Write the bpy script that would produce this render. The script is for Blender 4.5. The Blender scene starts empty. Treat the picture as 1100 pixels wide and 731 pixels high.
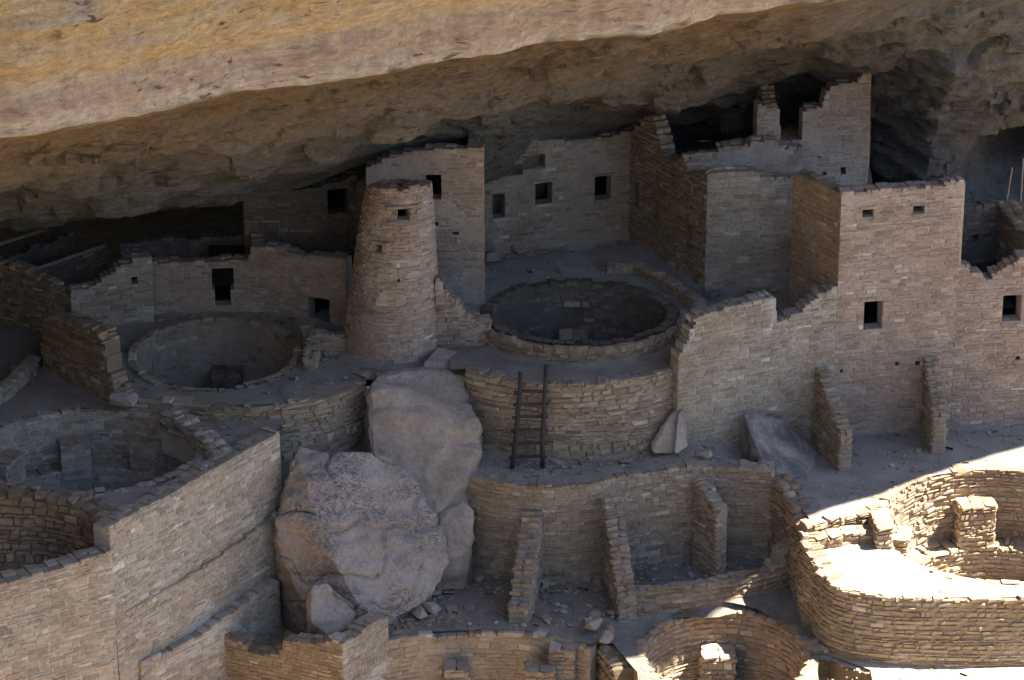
import bpy, bmesh, math, random
from mathutils import Vector, Matrix, noise
from mathutils.geometry import delaunay_2d_cdt

# ---------------------------------------------------------------- camera, sky, sun, exposure
scene = bpy.context.scene
cam_data = bpy.data.cameras.new('camera')
cam_data.sensor_width = 36.0
cam_data.lens = 113.24
cam_data.clip_start = 0.5
cam_data.clip_end = 2000.0
cam = bpy.data.objects.new('camera', cam_data)
scene.collection.objects.link(cam)
cam.location = (0.0, -78.243, 33.212)
cam.rotation_euler = (math.radians(67.0), 0.0, 0.0)
scene.camera = cam

SUN_EL, SUN_AZ = 57.0, 89.2                    # azimuth clockwise from +Y, towards +X
world = bpy.data.worlds.new('World')
scene.world = world
world.use_nodes = True
wt = world.node_tree
bg = wt.nodes['Background']
sky = wt.nodes.new('ShaderNodeTexSky')
sky.sky_type = 'NISHITA'
sky.sun_disc = False
sky.sun_elevation = math.radians(SUN_EL)
sky.sun_rotation = math.radians(SUN_AZ)
sky.altitude = 2100
wt.links.new(sky.outputs['Color'], bg.inputs['Color'])
bg.inputs['Strength'].default_value = 0.092

sun_data = bpy.data.lights.new('sun', 'SUN')
sun_data.energy = 5.0
sun_data.angle = math.radians(0.5)
sun_data.color = (1.0, 0.93, 0.82)
sun = bpy.data.objects.new('sun', sun_data)
scene.collection.objects.link(sun)
_e, _a = math.radians(SUN_EL), math.radians(SUN_AZ)
sun_dir = Vector((math.cos(_e) * math.sin(_a), math.cos(_e) * math.cos(_a), math.sin(_e)))
sun.rotation_euler = sun_dir.to_track_quat('Z', 'Y').to_euler()
sun.location = (30, 0, 50)

scene.view_settings.view_transform = 'Standard'
scene.view_settings.look = 'None'
scene.view_settings.exposure = 2.38
scene.view_settings.gamma = 1.0
scene.cycles.max_bounces = 4
scene.cycles.diffuse_bounces = 2

random.seed(7)
R = random.random
def U(a, b): return a + (b - a) * random.random()
COL = scene.collection

# ---------------------------------------------------------------- materials
def new_mat(name):
    m = bpy.data.materials.new(name); m.use_nodes = True
    t = m.node_tree
    b = t.nodes['Principled BSDF']
    b.inputs['Roughness'].default_value = 0.95
    b.inputs['Specular IOR Level'].default_value = 0.15
    return m, t, b
def nd(t, kind, **kw):
    n = t.nodes.new(kind)
    for k, v in kw.items(): setattr(n, k, v)
    return n
def tex_noise(t, vec, scale, detail=6, rough=0.6, dist=0.0):
    n = nd(t, 'ShaderNodeTexNoise'); n.inputs['Scale'].default_value = scale
    n.inputs['Detail'].default_value = detail; n.inputs['Roughness'].default_value = rough
    n.inputs['Distortion'].default_value = dist
    t.links.new(vec, n.inputs['Vector']); return n.outputs['Fac']
def ramp(t, fac, stops):
    r = nd(t, 'ShaderNodeValToRGB')
    el = r.color_ramp.elements
    el[0].position, el[0].color = stops[0][0], (*stops[0][1], 1)
    el[1].position, el[1].color = stops[1][0], (*stops[1][1], 1)
    for p, c in stops[2:]:
        e = el.new(p); e.color = (*c, 1)
    t.links.new(fac, r.inputs['Fac']); return r.outputs['Color']
def mix(t, fac, a, b, mode='MIX'):
    n = nd(t, 'ShaderNodeMix', data_type='RGBA', blend_type=mode)
    for sock, v in ((n.inputs[0], fac), (n.inputs[6], a), (n.inputs[7], b)):
        if isinstance(v, (int, float)): sock.default_value = v
        elif isinstance(v, tuple): sock.default_value = (*v, 1)
        else: t.links.new(v, sock)
    return n.outputs[2]
def math_n(t, op, a, b=0.0, clamp=False):
    n = nd(t, 'ShaderNodeMath', operation=op, use_clamp=clamp)
    for sock, v in ((n.inputs[0], a), (n.inputs[1], b)):
        if isinstance(v, (int, float)): sock.default_value = v
        else: t.links.new(v, sock)
    return n.outputs[0]
def mapped(t, scale=(1, 1, 1), rotz=0.0):
    g = nd(t, 'ShaderNodeNewGeometry')
    m = nd(t, 'ShaderNodeMapping'); m.inputs['Scale'].default_value = scale
    m.inputs['Rotation'].default_value = (0, 0, rotz)
    t.links.new(g.outputs['Position'], m.inputs['Vector'])
    return m.outputs['Vector']
def bump(t, b, h, strength=0.5, dist=0.02):
    n = nd(t, 'ShaderNodeBump'); n.inputs['Strength'].default_value = strength
    n.inputs['Distance'].default_value = dist
    t.links.new(h, n.inputs['Height']); t.links.new(n.outputs['Normal'], b.inputs['Normal'])

def stone_mat(name, dark, mid, light, stain=(0.30, 0.22, 0.15), stain_amt=0.5):
    """dressed sandstone: each stone its own tone, weathering that runs across stones"""
    m, t, b = new_mat(name)
    vec = mapped(t)
    g = nd(t, 'ShaderNodeNewGeometry'); oi = nd(t, 'ShaderNodeObjectInfo')
    rnd = math_n(t, 'FRACT', math_n(t, 'ADD', g.outputs['Random Per Island'], oi.outputs['Random']))
    base = ramp(t, rnd, [(0.0, dark), (1.0, tuple(1.22 * p for p in light)), (0.22, tuple(0.5 * (p + q) for p, q in zip(mid, dark))), (0.4, mid), (0.75, mid), (0.955, tuple(0.5 * (p + q) for p, q in zip(mid, light)))])
    big = tex_noise(t, vec, 0.55, 5, 0.6)
    base = mix(t, ramp(t, big, [(0.42, (0, 0, 0)), (0.60, (stain_amt,) * 3)]), base, stain)
    base = mix(t, 0.55, base, ramp(t, tex_noise(t, vec, 0.9, 6, 0.65, 0.6), [(0.32, (0.62, 0.60, 0.585)), (0.68, (1.22, 1.20, 1.17))]), 'MULTIPLY')
    fine = tex_noise(t, vec, 9.0, 8, 0.72)
    base = mix(t, 0.75, base, ramp(t, fine, [(0.25, (0.45, 0.43, 0.41)), (0.7, (1.25, 1.24, 1.22))]), 'MULTIPLY')
    t.links.new(base, b.inputs['Base Color'])
    bump(t, b, tex_noise(t, vec, 22.0, 8, 0.75), 0.8, 0.03)
    return m
def mortar_mat(name, a, bcol):
    m, t, b = new_mat(name)
    vec = mapped(t)
    base = ramp(t, tex_noise(t, vec, 1.3, 8, 0.65), [(0.3, a), (0.7, bcol)])
    base = mix(t, 0.7, base, ramp(t, tex_noise(t, vec, 14.0, 6, 0.7), [(0.25, (0.55,) * 3), (0.7, (1.2,) * 3)]), 'MULTIPLY')
    t.links.new(base, b.inputs['Base Color'])
    bump(t, b, tex_noise(t, vec, 18.0, 8, 0.75), 0.9, 0.05)
    return m
def earth_mat(name, a, bcol, crack=0.0, pebble=0.5):
    m, t, b = new_mat(name)
    vec = mapped(t)
    base = ramp(t, tex_noise(t, vec, 0.8, 9, 0.68, 0.6), [(0.3, tuple(c * .72 for c in a)), (0.7, bcol)])
    base = mix(t, pebble, base, ramp(t, tex_noise(t, vec, 26.0, 5, 0.7), [(0.3, (0.5,) * 3), (0.66, (1.2,) * 3)]), 'MULTIPLY')
    h = tex_noise(t, vec, 16.0, 10, 0.75)
    if crack:
        wv = nd(t, 'ShaderNodeVectorMath', operation='ADD')
        nz = nd(t, 'ShaderNodeTexNoise'); nz.inputs['Scale'].default_value = 1.1
        t.links.new(vec, nz.inputs['Vector']); t.links.new(vec, wv.inputs[0]); t.links.new(nz.outputs['Color'], wv.inputs[1])
        vo = nd(t, 'ShaderNodeTexVoronoi', feature='DISTANCE_TO_EDGE'); vo.inputs['Scale'].default_value = 0.62
        t.links.new(wv.outputs[0], vo.inputs['Vector'])
        line = ramp(t, vo.outputs['Distance'], [(0.0, (1, 1, 1)), (0.018, (0, 0, 0))])
        broken = ramp(t, tex_noise(t, vec, 0.9, 3), [(0.42, (0, 0, 0)), (0.52, (crack,) * 3)])
        base = mix(t, mix(t, 1.0, line, broken, 'MULTIPLY'), base, tuple(c * 0.4 for c in a))
    t.links.new(base, b.inputs['Base Color'])
    bump(t, b, h, 0.9, 0.07)
    return m
M = {}
M['tan'] = stone_mat('sandstone_tan', (0.25, 0.19, 0.14), (0.37, 0.295, 0.225), (0.52, 0.44, 0.36))
M['rose'] = stone_mat('sandstone_rose', (0.29, 0.215, 0.17), (0.40, 0.31, 0.255), (0.54, 0.45, 0.39), (0.35, 0.24, 0.175), 0.6)
M['grey'] = stone_mat('sandstone_grey', (0.26, 0.215, 0.17), (0.38, 0.32, 0.26), (0.53, 0.47, 0.40), (0.31, 0.235, 0.165), 0.6)
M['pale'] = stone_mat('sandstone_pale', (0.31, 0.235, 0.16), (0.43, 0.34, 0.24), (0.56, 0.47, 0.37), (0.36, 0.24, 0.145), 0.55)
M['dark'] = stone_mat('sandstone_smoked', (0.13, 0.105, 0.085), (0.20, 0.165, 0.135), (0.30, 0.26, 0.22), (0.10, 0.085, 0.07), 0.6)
M['brown'] = stone_mat('sandstone_shade_brown', (0.22, 0.165, 0.115), (0.33, 0.25, 0.18), (0.45, 0.365, 0.285), (0.28, 0.19, 0.12), 0.5)  # browner copy of the stone: warm bounce shade painted onto left-facing walls
M['room_shade'] = mortar_mat('room_shade_black', (0.03, 0.026, 0.024), (0.06, 0.052, 0.047))  # near-black colour standing in for shade inside doors and windows
MO = {k: mortar_mat('mortar_' + k, *c) for k, c in {
    'tan': ((0.29, 0.235, 0.19), (0.42, 0.35, 0.29)), 'rose': ((0.36, 0.285, 0.235), (0.50, 0.42, 0.36)),
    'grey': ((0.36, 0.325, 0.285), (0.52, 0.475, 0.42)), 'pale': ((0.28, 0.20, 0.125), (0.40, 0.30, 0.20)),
    'dark': ((0.10, 0.08, 0.065), (0.17, 0.14, 0.115)), 'brown': ((0.19, 0.14, 0.095), (0.29, 0.215, 0.15))}.items()}  # the brown mortar carries the same painted shade as the brown stone
M['earth'] = earth_mat('packed_earth', (0.28, 0.235, 0.195), (0.39, 0.34, 0.29))
M['plaza'] = earth_mat('plaza_dust', (0.35, 0.32, 0.285), (0.46, 0.42, 0.385))
M['paved'] = earth_mat('patched_plaster_floor', (0.31, 0.27, 0.235), (0.39, 0.345, 0.30), crack=0.6, pebble=0.3)
M['gravel'] = earth_mat('court_gravel', (0.20, 0.17, 0.14), (0.34, 0.295, 0.25), pebble=0.9)
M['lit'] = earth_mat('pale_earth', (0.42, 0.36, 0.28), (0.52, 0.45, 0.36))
def canyon_mat():
    # pale talus below the ruins, scrub oak and juniper cover further down and across
    m, t, b = new_mat('canyon_talus_and_scrub')
    vec = mapped(t)
    sx = nd(t, 'ShaderNodeSeparateXYZ'); t.links.new(vec, sx.inputs[0])
    k = math_n(t, 'ADD', math_n(t, 'MULTIPLY', math_n(t, 'ADD', sx.outputs['Y'], 48.0), 0.08), math_n(t, 'SUBTRACT', tex_noise(t, vec, 0.2, 5), 0.5), True)
    talus = ramp(t, tex_noise(t, vec, 0.6, 8), [(0.3, (0.42, 0.30, 0.185)), (0.7, (0.54, 0.41, 0.28))])
    scrub = ramp(t, tex_noise(t, vec, 0.9, 8), [(0.3, (0.05, 0.06, 0.035)), (0.7, (0.17, 0.15, 0.10))])
    t.links.new(mix(t, k, scrub, talus), b.inputs['Base Color'])
    bump(t, b, tex_noise(t, vec, 3.0, 8), 0.7, 0.2)
    return m
M['canyon'] = canyon_mat()

def rock_cliff():
    m, t, b = new_mat('cliff_sandstone')
    att = nd(t, 'ShaderNodeAttribute'); att.attribute_name = 'strata'
    along = mapped(t, (0.34, 1.2, 1.7), -0.5)
    iso = mapped(t)
    warp = tex_noise(t, along, 1.0, 6, 0.6, 0.8)
    s = math_n(t, 'ADD', att.outputs['Fac'], math_n(t, 'MULTIPLY', math_n(t, 'SUBTRACT', warp, 0.5), 0.09))
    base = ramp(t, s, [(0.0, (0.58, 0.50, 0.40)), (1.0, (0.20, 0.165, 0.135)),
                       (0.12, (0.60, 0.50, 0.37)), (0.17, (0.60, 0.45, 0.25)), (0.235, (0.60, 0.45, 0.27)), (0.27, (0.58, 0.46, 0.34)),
                       (0.315, (0.52, 0.40, 0.33)), (0.345, (0.66, 0.58, 0.48)), (0.362, (0.17, 0.12, 0.075)), (0.45, (0.175, 0.13, 0.09)),  # past the lip: soot-brown rock, darkened further to paint the overhang's shade
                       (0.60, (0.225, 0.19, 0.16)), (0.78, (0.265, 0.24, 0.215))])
    patch = tex_noise(t, along, 2.2, 9, 0.68, 1.2)
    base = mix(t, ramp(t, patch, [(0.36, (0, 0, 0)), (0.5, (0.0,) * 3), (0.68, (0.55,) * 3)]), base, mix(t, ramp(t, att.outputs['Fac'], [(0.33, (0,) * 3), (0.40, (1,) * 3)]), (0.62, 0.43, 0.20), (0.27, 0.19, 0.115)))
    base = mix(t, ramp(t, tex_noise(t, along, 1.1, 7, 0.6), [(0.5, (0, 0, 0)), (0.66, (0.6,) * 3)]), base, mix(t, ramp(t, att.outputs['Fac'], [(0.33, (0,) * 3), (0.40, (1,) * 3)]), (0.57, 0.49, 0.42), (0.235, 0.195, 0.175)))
    base = mix(t, 0.8, base, ramp(t, tex_noise(t, along, 5.0, 10, 0.75), [(0.28, (0.45, 0.42, 0.4)), (0.65, (1.2, 1.2, 1.2))]), 'MULTIPLY')
    base = mix(t, ramp(t, tex_noise(t, iso, 1.6, 9, 0.72, 1.0), [(0.60, (0, 0, 0)), (0.70, (0.75,) * 3)]), base, (0.12, 0.085, 0.06))
    base = mix(t, 0.6, base, ramp(t, tex_noise(t, iso, 7.0, 8, 0.75), [(0.3, (0.6,) * 3), (0.65, (1.15,) * 3)]), 'MULTIPLY')
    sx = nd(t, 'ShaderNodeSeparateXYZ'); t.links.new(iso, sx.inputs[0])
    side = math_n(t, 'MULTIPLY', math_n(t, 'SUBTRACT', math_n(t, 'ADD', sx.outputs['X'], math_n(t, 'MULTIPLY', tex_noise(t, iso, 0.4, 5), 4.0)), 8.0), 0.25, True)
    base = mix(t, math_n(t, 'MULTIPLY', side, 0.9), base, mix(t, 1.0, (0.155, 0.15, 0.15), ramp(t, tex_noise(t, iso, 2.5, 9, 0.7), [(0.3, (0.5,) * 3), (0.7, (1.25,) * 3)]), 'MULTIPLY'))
    dash = mapped(t, (0.8, 2.6, 4.5), -0.5)
    crack = mix(t, 1.0, ramp(t, tex_noise(t, dash, 1.3, 4, 0.55, 0.7), [(0.61, (0,) * 3), (0.66, (1,) * 3)]), ramp(t, tex_noise(t, iso, 0.5, 4), [(0.47, (0,) * 3), (0.6, (0.85,) * 3)]), 'MULTIPLY')
    base = mix(t, crack, base, (0.09, 0.065, 0.045))
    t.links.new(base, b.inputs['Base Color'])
    h1 = tex_noise(t, along, 4.0, 11, 0.7, 0.6)
    h2 = tex_noise(t, iso, 6.0, 9, 0.7)
    bump(t, b, math_n(t, 'SUBTRACT', math_n(t, 'ADD', h1, math_n(t, 'MULTIPLY', h2, 0.8)), math_n(t, 'MULTIPLY', crack, 0.5)), 1.0, 0.22)
    return m
M['cliff'] = rock_cliff()

def boulder_mat(name, a, bcol, mark=None, amt=0.8, patch=None):
    m, t, b = new_mat(name)
    vec = mapped(t)
    base = ramp(t, tex_noise(t, vec, 0.9, 8, 0.6, 0.3), [(0.3, a), (0.7, bcol)])
    base = mix(t, 0.7, base, ramp(t, tex_noise(t, vec, 10.0, 8, 0.7), [(0.3, (0.6,) * 3), (0.66, (1.15,) * 3)]), 'MULTIPLY')
    if patch: base = mix(t, ramp(t, tex_noise(t, vec, 1.1, 7, 0.66, 0.8), [(0.42, (0, 0, 0)), (0.60, (0.65,) * 3)]), base, patch)
    if mark:
        st = mapped(t, (1.0, 1.0, 2.2), 0.7)
        k = ramp(t, tex_noise(t, st, 3.6, 4, 0.6, 2.2), [(0.505, (0, 0, 0)), (0.525, (1,) * 3), (0.575, (1,) * 3), (0.60, (0, 0, 0))])
        area = ramp(t, tex_noise(t, vec, 0.8, 3), [(0.42, (0, 0, 0)), (0.55, (amt,) * 3)])
        base = mix(t, mix(t, 1.0, k, area, 'MULTIPLY'), base, mark)
    t.links.new(base, b.inputs['Base Color'])
    bump(t, b, tex_noise(t, vec, 7.0, 10, 0.72), 0.8, 0.06)
    return m
M['boulder'] = boulder_mat('boulder_scratched', (0.29, 0.225, 0.19), (0.42, 0.34, 0.29), (0.05, 0.043, 0.047), 0.7)
M['boulder_plain'] = boulder_mat('boulder_plain', (0.28, 0.215, 0.175), (0.42, 0.34, 0.28))
M['boulder_dark'] = boulder_mat('boulder_stained', (0.24, 0.205, 0.18), (0.38, 0.33, 0.285), patch=(0.045, 0.043, 0.05))
def wood_mat(name, a, bcol):
    m, t, b = new_mat(name)
    vec = mapped(t, (14, 14, 1.5))
    t.links.new(ramp(t, tex_noise(t, vec, 2.0, 6), [(0.3, a), (0.7, bcol)]), b.inputs['Base Color'])
    b.inputs['Roughness'].default_value = 0.7
    bump(t, b, tex_noise(t, vec, 4.0, 6), 0.5, 0.01)
    return m
M['ladder'] = wood_mat('weathered_dark_wood', (0.025, 0.024, 0.026), (0.055, 0.052, 0.052))
M['pole'] = wood_mat('old_roof_pole', (0.22, 0.17, 0.13), (0.34, 0.27, 0.21))

# ---------------------------------------------------------------- basic builders
def mesh_obj(name, verts, faces, mat, parent=None, smooth=False):
    me = bpy.data.meshes.new(name)
    me.from_pydata(verts, [], faces)
    me.materials.append(mat)
    if smooth:
        for p in me.polygons: p.use_smooth = True
    me.update()
    o = bpy.data.objects.new(name, me); COL.objects.link(o)
    if parent: o.parent = parent
    return o
def tag(o, label, cat, group=None, kind=None):
    o['label'] = label; o['category'] = cat
    if group: o['group'] = group
    if kind: o['kind'] = kind
    return o
def structure(o): o['kind'] = 'structure'; return o
def thing(name, label, cat, loc, group=None):
    e = bpy.data.objects.new(name, None); COL.objects.link(e)
    e.location = loc; e.empty_display_size = 0.3
    e['budget'] = 300
    return tag(e, label, cat, group)

# unit stones: width along x, depth along y (front at -y), height along z
def unit_stone(seed, rough):
    rg = random.Random(seed)
    j = lambda a: (rg.random() - 0.5) * 2 * a
    e = 0.035 + 0.06 * rough
    cs = ((-.5, -.5), (.5, -.5), (.5, .5), (-.5, .5))
    v = []
    for x, z in cs: v.append((x * 0.96 + j(e * .4), 0.5, z * 0.96 + j(e)))
    for x, z in cs: v.append((x + j(e * .5), (-0.20 if rough > .5 else -0.36) + j(.04), z + j(e)))
    for x, z in cs: v.append((x * (0.90 - .08 * rough) + j(e * .7), -0.5 + j(.05 + .22 * rough), z * (0.86 - .16 * rough) + j(e)))
    f = [(8, 9, 10, 11)]
    for k in range(4):
        n = (k + 1) % 4
        f += [(k, n, 4 + n, 4 + k), (4 + k, 4 + n, 8 + n, 8 + k)]
    return v, f
STONES = {False: [unit_stone(i, 0.25) for i in range(10)], True: [unit_stone(40 + i, 1.0) for i in range(12)]}
_cache = {}
def stone_mesh(rough, i, mk):
    key = (rough, i, mk)
    if key not in _cache:
        v, f = STONES[rough][i]
        me = bpy.data.meshes.new('stone'); me.from_pydata(v, [], f); me.materials.append(M[mk]); me.update()
        _cache[key] = me
    return _cache[key]

STYLE = {  # course height, stone width, joint, proud, rough, tilt
    'fine': ((0.075, 0.130), (0.16, 0.42), 0.010, (0.004, 0.018), False, 0.008),
    'neat': ((0.075, 0.120), (0.16, 0.40), 0.008, (0.001, 0.010), False, 0.006),
    'plain': ((0.080, 0.135), (0.16, 0.44), 0.010, (-0.004, 0.008), False, 0.01),
    'rough': ((0.065, 0.165), (0.12, 0.46), 0.012, (0.000, 0.028), True, 0.022),
    'worn': ((0.060, 0.170), (0.12, 0.50), 0.010, (-0.006, 0.020), True, 0.014),
    'rubble': ((0.10, 0.21), (0.16, 0.40), 0.022, (0.015, 0.080), True, 0.08),
}
def lay_stones(parent, loc, specs, mk, rough, budget, name='stone'):
    """specs: (matrix, size). The largest become parts of their own, the rest one stonework mesh."""
    specs.sort(key=lambda s: -s[1])
    nv = len(STONES[rough])
    off = Matrix.Translation(-Vector(loc))
    for m, _ in specs[:budget]:
        o = bpy.data.objects.new(name, stone_mesh(rough, random.randrange(nv), mk))
        COL.objects.link(o); o.parent = parent
        o.matrix_basis = off @ m
    rest = specs[budget:]
    if rest:
        V, F = [], []
        for m, _ in rest:
            v, f = STONES[rough][random.randrange(nv)]
            k = len(V); mm = off @ m
            V += [tuple(mm @ Vector(p)) for p in v]
            F += [tuple(i + k for i in q) for q in f]
        o = mesh_obj('stonework', V, F, M[mk], parent); o['kind'] = 'stuff'
def stone_matrix(p, t, n, w, d, h, style_tilt, up=None):
    """x along t, -y along n, z up"""
    t = Vector((t[0], t[1], 0)); n = Vector((n[0], n[1], 0)); z = Vector((0, 0, 1))
    m = Matrix(((t.x, -n.x, 0, p[0]), (t.y, -n.y, 0, p[1]), (0, 0, 1, p[2]), (0, 0, 0, 1)))
    a = style_tilt
    if up: m = m @ Matrix.Rotation(-math.atan(up), 4, 'X')
    m = m @ Matrix.Rotation(U(-a, a), 4, 'Y') @ Matrix.Rotation(U(-a, a) * 1.3, 4, 'Z')
    return m @ Matrix.Diagonal((w, d, h, 1))

def wall(T, path, zb, prof, th=0.4, holes=(), zv=None, closed=False, st='fine', mk='tan', batter=0.0, lean=(0, 0), z0=None,
         back=False, ends=(False, False), caps=True, cull=True, name='wall', niche=True, niche_depth=0.9, cap_depth=None, cap_w=None, budget=None, jit=0.05, base_label=None, cap_mk=None):
    """A masonry wall along a plan path. The front is on the right-hand side of the path's direction.
    prof: (s, z) along the path or one height; holes: (s0, z0, s1, z1)."""
    if budget is None: budget = T['budget']
    loc = Vector(T.location)
    P = [Vector((x, y)) for x, y in path]
    S = [0.0]
    for a, b in zip(P, P[1:]): S.append(S[-1] + (b - a).length)
    L = S[-1]
    if isinstance(prof, (int, float)): prof = [(0, prof), (L, prof)]
    mono = []
    for a, z in prof: mono.append((max(a, mono[-1][0] + 0.002) if mono else a, z))
    prof = mono
    zv = zb if zv is None else zv
    z0 = zv if z0 is None else z0
    nseg = len(P) - 1
    T_ = [(P[i + 1] - P[i]).normalized() for i in range(nseg)]
    def seg(s):
        for i in range(nseg):
            if s <= S[i + 1] or i == nseg - 1: return i
    ragged = min(0.10, max(0.0, jit - 0.02) * 2.2)
    def top(s):
        return top0(s) + (ragged * (noise.noise(Vector((s * 2.6, P[0].x, 1.3))) + 0.6 * noise.noise(Vector((s * 7.0, P[0].y, 4.1)))) if ragged else 0.0)
    def top0(s):
        if s <= prof[0][0]: return prof[0][1]
        for (a, za), (b, zb_) in zip(prof, prof[1:]):
            if s <= b: return zb_ if b - a < 1e-6 else za + (zb_ - za) * (s - a) / (b - a)
        return prof[-1][1]
    def base_n(s):
        i = seg(s); p = P[i] + T_[i] * (s - S[i])
        for k in range(nseg + 1):
            if abs(s - S[k]) < 1e-4:
                if closed and k in (0, nseg): a, b = T_[-1], T_[0]
                elif 0 < k < nseg: a, b = T_[k - 1], T_[k]
                else: break
                na, nb = Vector((a.y, -a.x)), Vector((b.y, -b.x))
                m = (na + nb)
                if m.length > 1e-4:
                    m.normalize(); return p, m / max(0.5, m.dot(na))
        t = T_[i]
        return p, Vector((t.y, -t.x))
    def pos(s, off, z):
        p, n = base_n(s)
        p = p - n * (off + batter * (z - z0))
        return (p.x + lean[0] * (z - z0) - loc.x, p.y + lean[1] * (z - z0) - loc.y, z - loc.z)
    # ---- core
    br = set(S)
    for a, b, c, d in holes: br |= {max(0, a), min(L, c)}
    br |= {min(max(q[0], 0), L) for q in prof}
    k = max(1, int(L / (cap_w or 0.24)))
    keep = sorted(br)
    for i in range(k + 1):
        s = L * i / k
        if all(abs(s - q) > 0.05 for q in keep): br.add(s)
    cuts = []
    for s in sorted(br):
        if not cuts or s - cuts[-1] > 0.008: cuts.append(s)
    rec = (0.022 if st in ('rough', 'rubble', 'worn') else 0.004) + R() * 0.004
    cols = []
    for a, b in zip(cuts, cuts[1:]):
        m = 0.5 * (a + b)
        iv = [(zb, top(m) + U(-jit, jit) * 0.5 - 0.05)]
        for h in holes:
            if h[0] - 1e-4 <= m <= h[2] + 1e-4:
                nv = []
                for lo, hi in iv:
                    if h[1] > lo: nv.append((lo, min(hi, h[1])))
                    if h[3] < hi: nv.append((max(lo, h[3]), hi))
                iv = [q for q in nv if q[1] - q[0] > 1e-3]
        cols.append(iv)
    V, F = [], []
    def quad(*pts):
        k = len(V); V.extend(pts); F.append(tuple(range(k, k + 4)))
    for (a, b), iv in zip(zip(cuts, cuts[1:]), cols):
        for lo, hi in iv:
            quad(pos(a, rec, lo), pos(b, rec, lo), pos(b, rec, hi), pos(a, rec, hi))
            quad(pos(b, th, lo), pos(a, th, lo), pos(a, th, hi), pos(b, th, hi))
            quad(pos(a, rec, hi), pos(b, rec, hi), pos(b, th, hi), pos(a, th, hi))
            if lo > zb + 1e-3: quad(pos(a, th, lo), pos(b, th, lo), pos(b, rec, lo), pos(a, rec, lo))
    n = len(cols)
    for i in range(n + 1):
        left = cols[i - 1] if i > 0 else (cols[-1] if closed else [])
        right = cols[i] if i < n else (cols[0] if closed else [])
        if closed and i == n: continue
        zs = sorted({z for q in left + right for z in q})
        for lo, hi in zip(zs, zs[1:]):
            m = 0.5 * (lo + hi)
            il = any(q[0] < m < q[1] for q in left); ir = any(q[0] < m < q[1] for q in right)
            if il != ir:
                s = cuts[i]
                pts = (pos(s, rec, lo), pos(s, th, lo), pos(s, th, hi), pos(s, rec, hi))
                quad(*(pts if ir else pts[::-1]))
    if niche:
        rooms = []
        for h in holes:
            for r_ in rooms:
                if h[0] < r_[2] and h[2] > r_[0] and (abs(h[1] - r_[3]) < .05 or abs(h[3] - r_[1]) < .05):
                    r_[:] = [min(h[0], r_[0]), min(h[1], r_[1]), max(h[2], r_[2]), max(h[3], r_[3])]; break
            else: rooms.append(list(h))
        n_core = len(F)
        for a, b, c, d in rooms:
            dep = 0.25 if c - a < 0.2 else (niche_depth if c - a < 0.42 else niche_depth * 2)
            e = 0.06 if c - a > 0.2 else 0.01
            d = min(d, top(0.5 * (a + c)) - e - 0.1)
            q = [(a - e, b - e), (c + e, b - e), (c + e, d + e), (a - e, d + e)]
            near = [pos(min(max(s, 0), L), th - 0.002, z) for s, z in q]; far = [pos(min(max(s, 0), L), th + dep, z) for s, z in q]
            quad(*far[::-1])
            for i in range(4): quad(near[i], near[(i + 1) % 4], far[(i + 1) % 4], far[i])
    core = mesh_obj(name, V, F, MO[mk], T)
    if niche and holes:                            # boxes behind the openings are painted black for the shade inside
        core.data.materials.append(M['room_shade'])
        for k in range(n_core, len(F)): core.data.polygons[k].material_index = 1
    if base_label: core['label'] = base_label
    # ---- stones
    (ch, cw, joint, proud, rough, tilt) = STYLE[st]
    specs = []
    def face_stones(off, sign):
        zmax = max(q[1] for q in prof) + 0.02
        z = zv - 0.12
        while z < zmax:
            h = U(*ch)
            if R() < 0.14: h *= 1.45
            elif R() < 0.14: h *= 0.66
            wk = U(0.75, 1.3)
            s = -U(0, cw[1]) * 0.6
            while s < L:
                w = U(*cw) * wk
                if R() < 0.1: w *= 1.6
                a, b = max(s, -0.004), min(s + w, L + 0.004)
                s += w
                zc = z + h / 2 + 0.035 * noise.noise(Vector((s * 0.6, z * 2.0, off)))
                for q in holes:
                    if q[1] - 0.02 < zc < q[3] + 0.01:
                        if q[0] <= a and b <= q[2]: b = a
                        elif a < q[0] < b: b = q[0]
                        elif a < q[2] < b: a = q[2]
                if b - a < 0.055: continue
                c = 0.5 * (a + b)
                if z + h > min(top(a + .02), top(c), top(b - .02)) + 0.045: continue
                i = seg(min(max(c, 0), L)); t = T_[i]; nn = Vector((t.y, -t.x)) * sign
                p = P[i] + t * (c - S[i])
                if cull and nn.y > 0.35: continue
                if abs(T_[seg(max(a, 0))].dot(t)) < 0.9 or abs(T_[seg(min(b, L))].dot(t)) < 0.9:
                    # do not bridge a sharp corner: cut at the corner
                    ii = [k for k in range(1, nseg) if a < S[k] < b]
                    if ii:
                        if c < S[ii[0]]: b = S[ii[0]]
                        else: a = S[ii[0]]
                        c = 0.5 * (a + b)
                        if b - a < 0.05: continue
                        i = seg(c); t = T_[i]; nn = Vector((t.y, -t.x)) * sign; p = P[i] + t * (c - S[i])
                pr = U(*proud)
                if not rough:
                    pl = noise.noise(Vector((c * 0.55 + P[0].x, zc * 0.8, P[0].y))) + 0.5 * noise.noise(Vector((c * 2.1, zc * 2.6, P[0].x)))
                    pr -= 0.05 * max(0.0, pl - (0.12 if st == 'plain' else 0.32))
                    if pr < -0.016: continue
                elif st in ('rough', 'worn'): pr -= 0.05 * max(0.0, noise.noise(Vector((c * 0.6 + P[0].x, zc * 0.9, P[0].y))) - 0.15)
                d = 0.14
                pf = p - Vector((t.y, -t.x)) * (off + batter * (zc - z0))
                pf = Vector((pf.x + lean[0] * (zc - z0), pf.y + lean[1] * (zc - z0)))
                if nn.dot(Vector((t.y, -t.x))) > 0: ctr = pf - nn * (d / 2 - pr)
                else: ctr = pf - nn * (d / 2 - pr)
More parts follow.
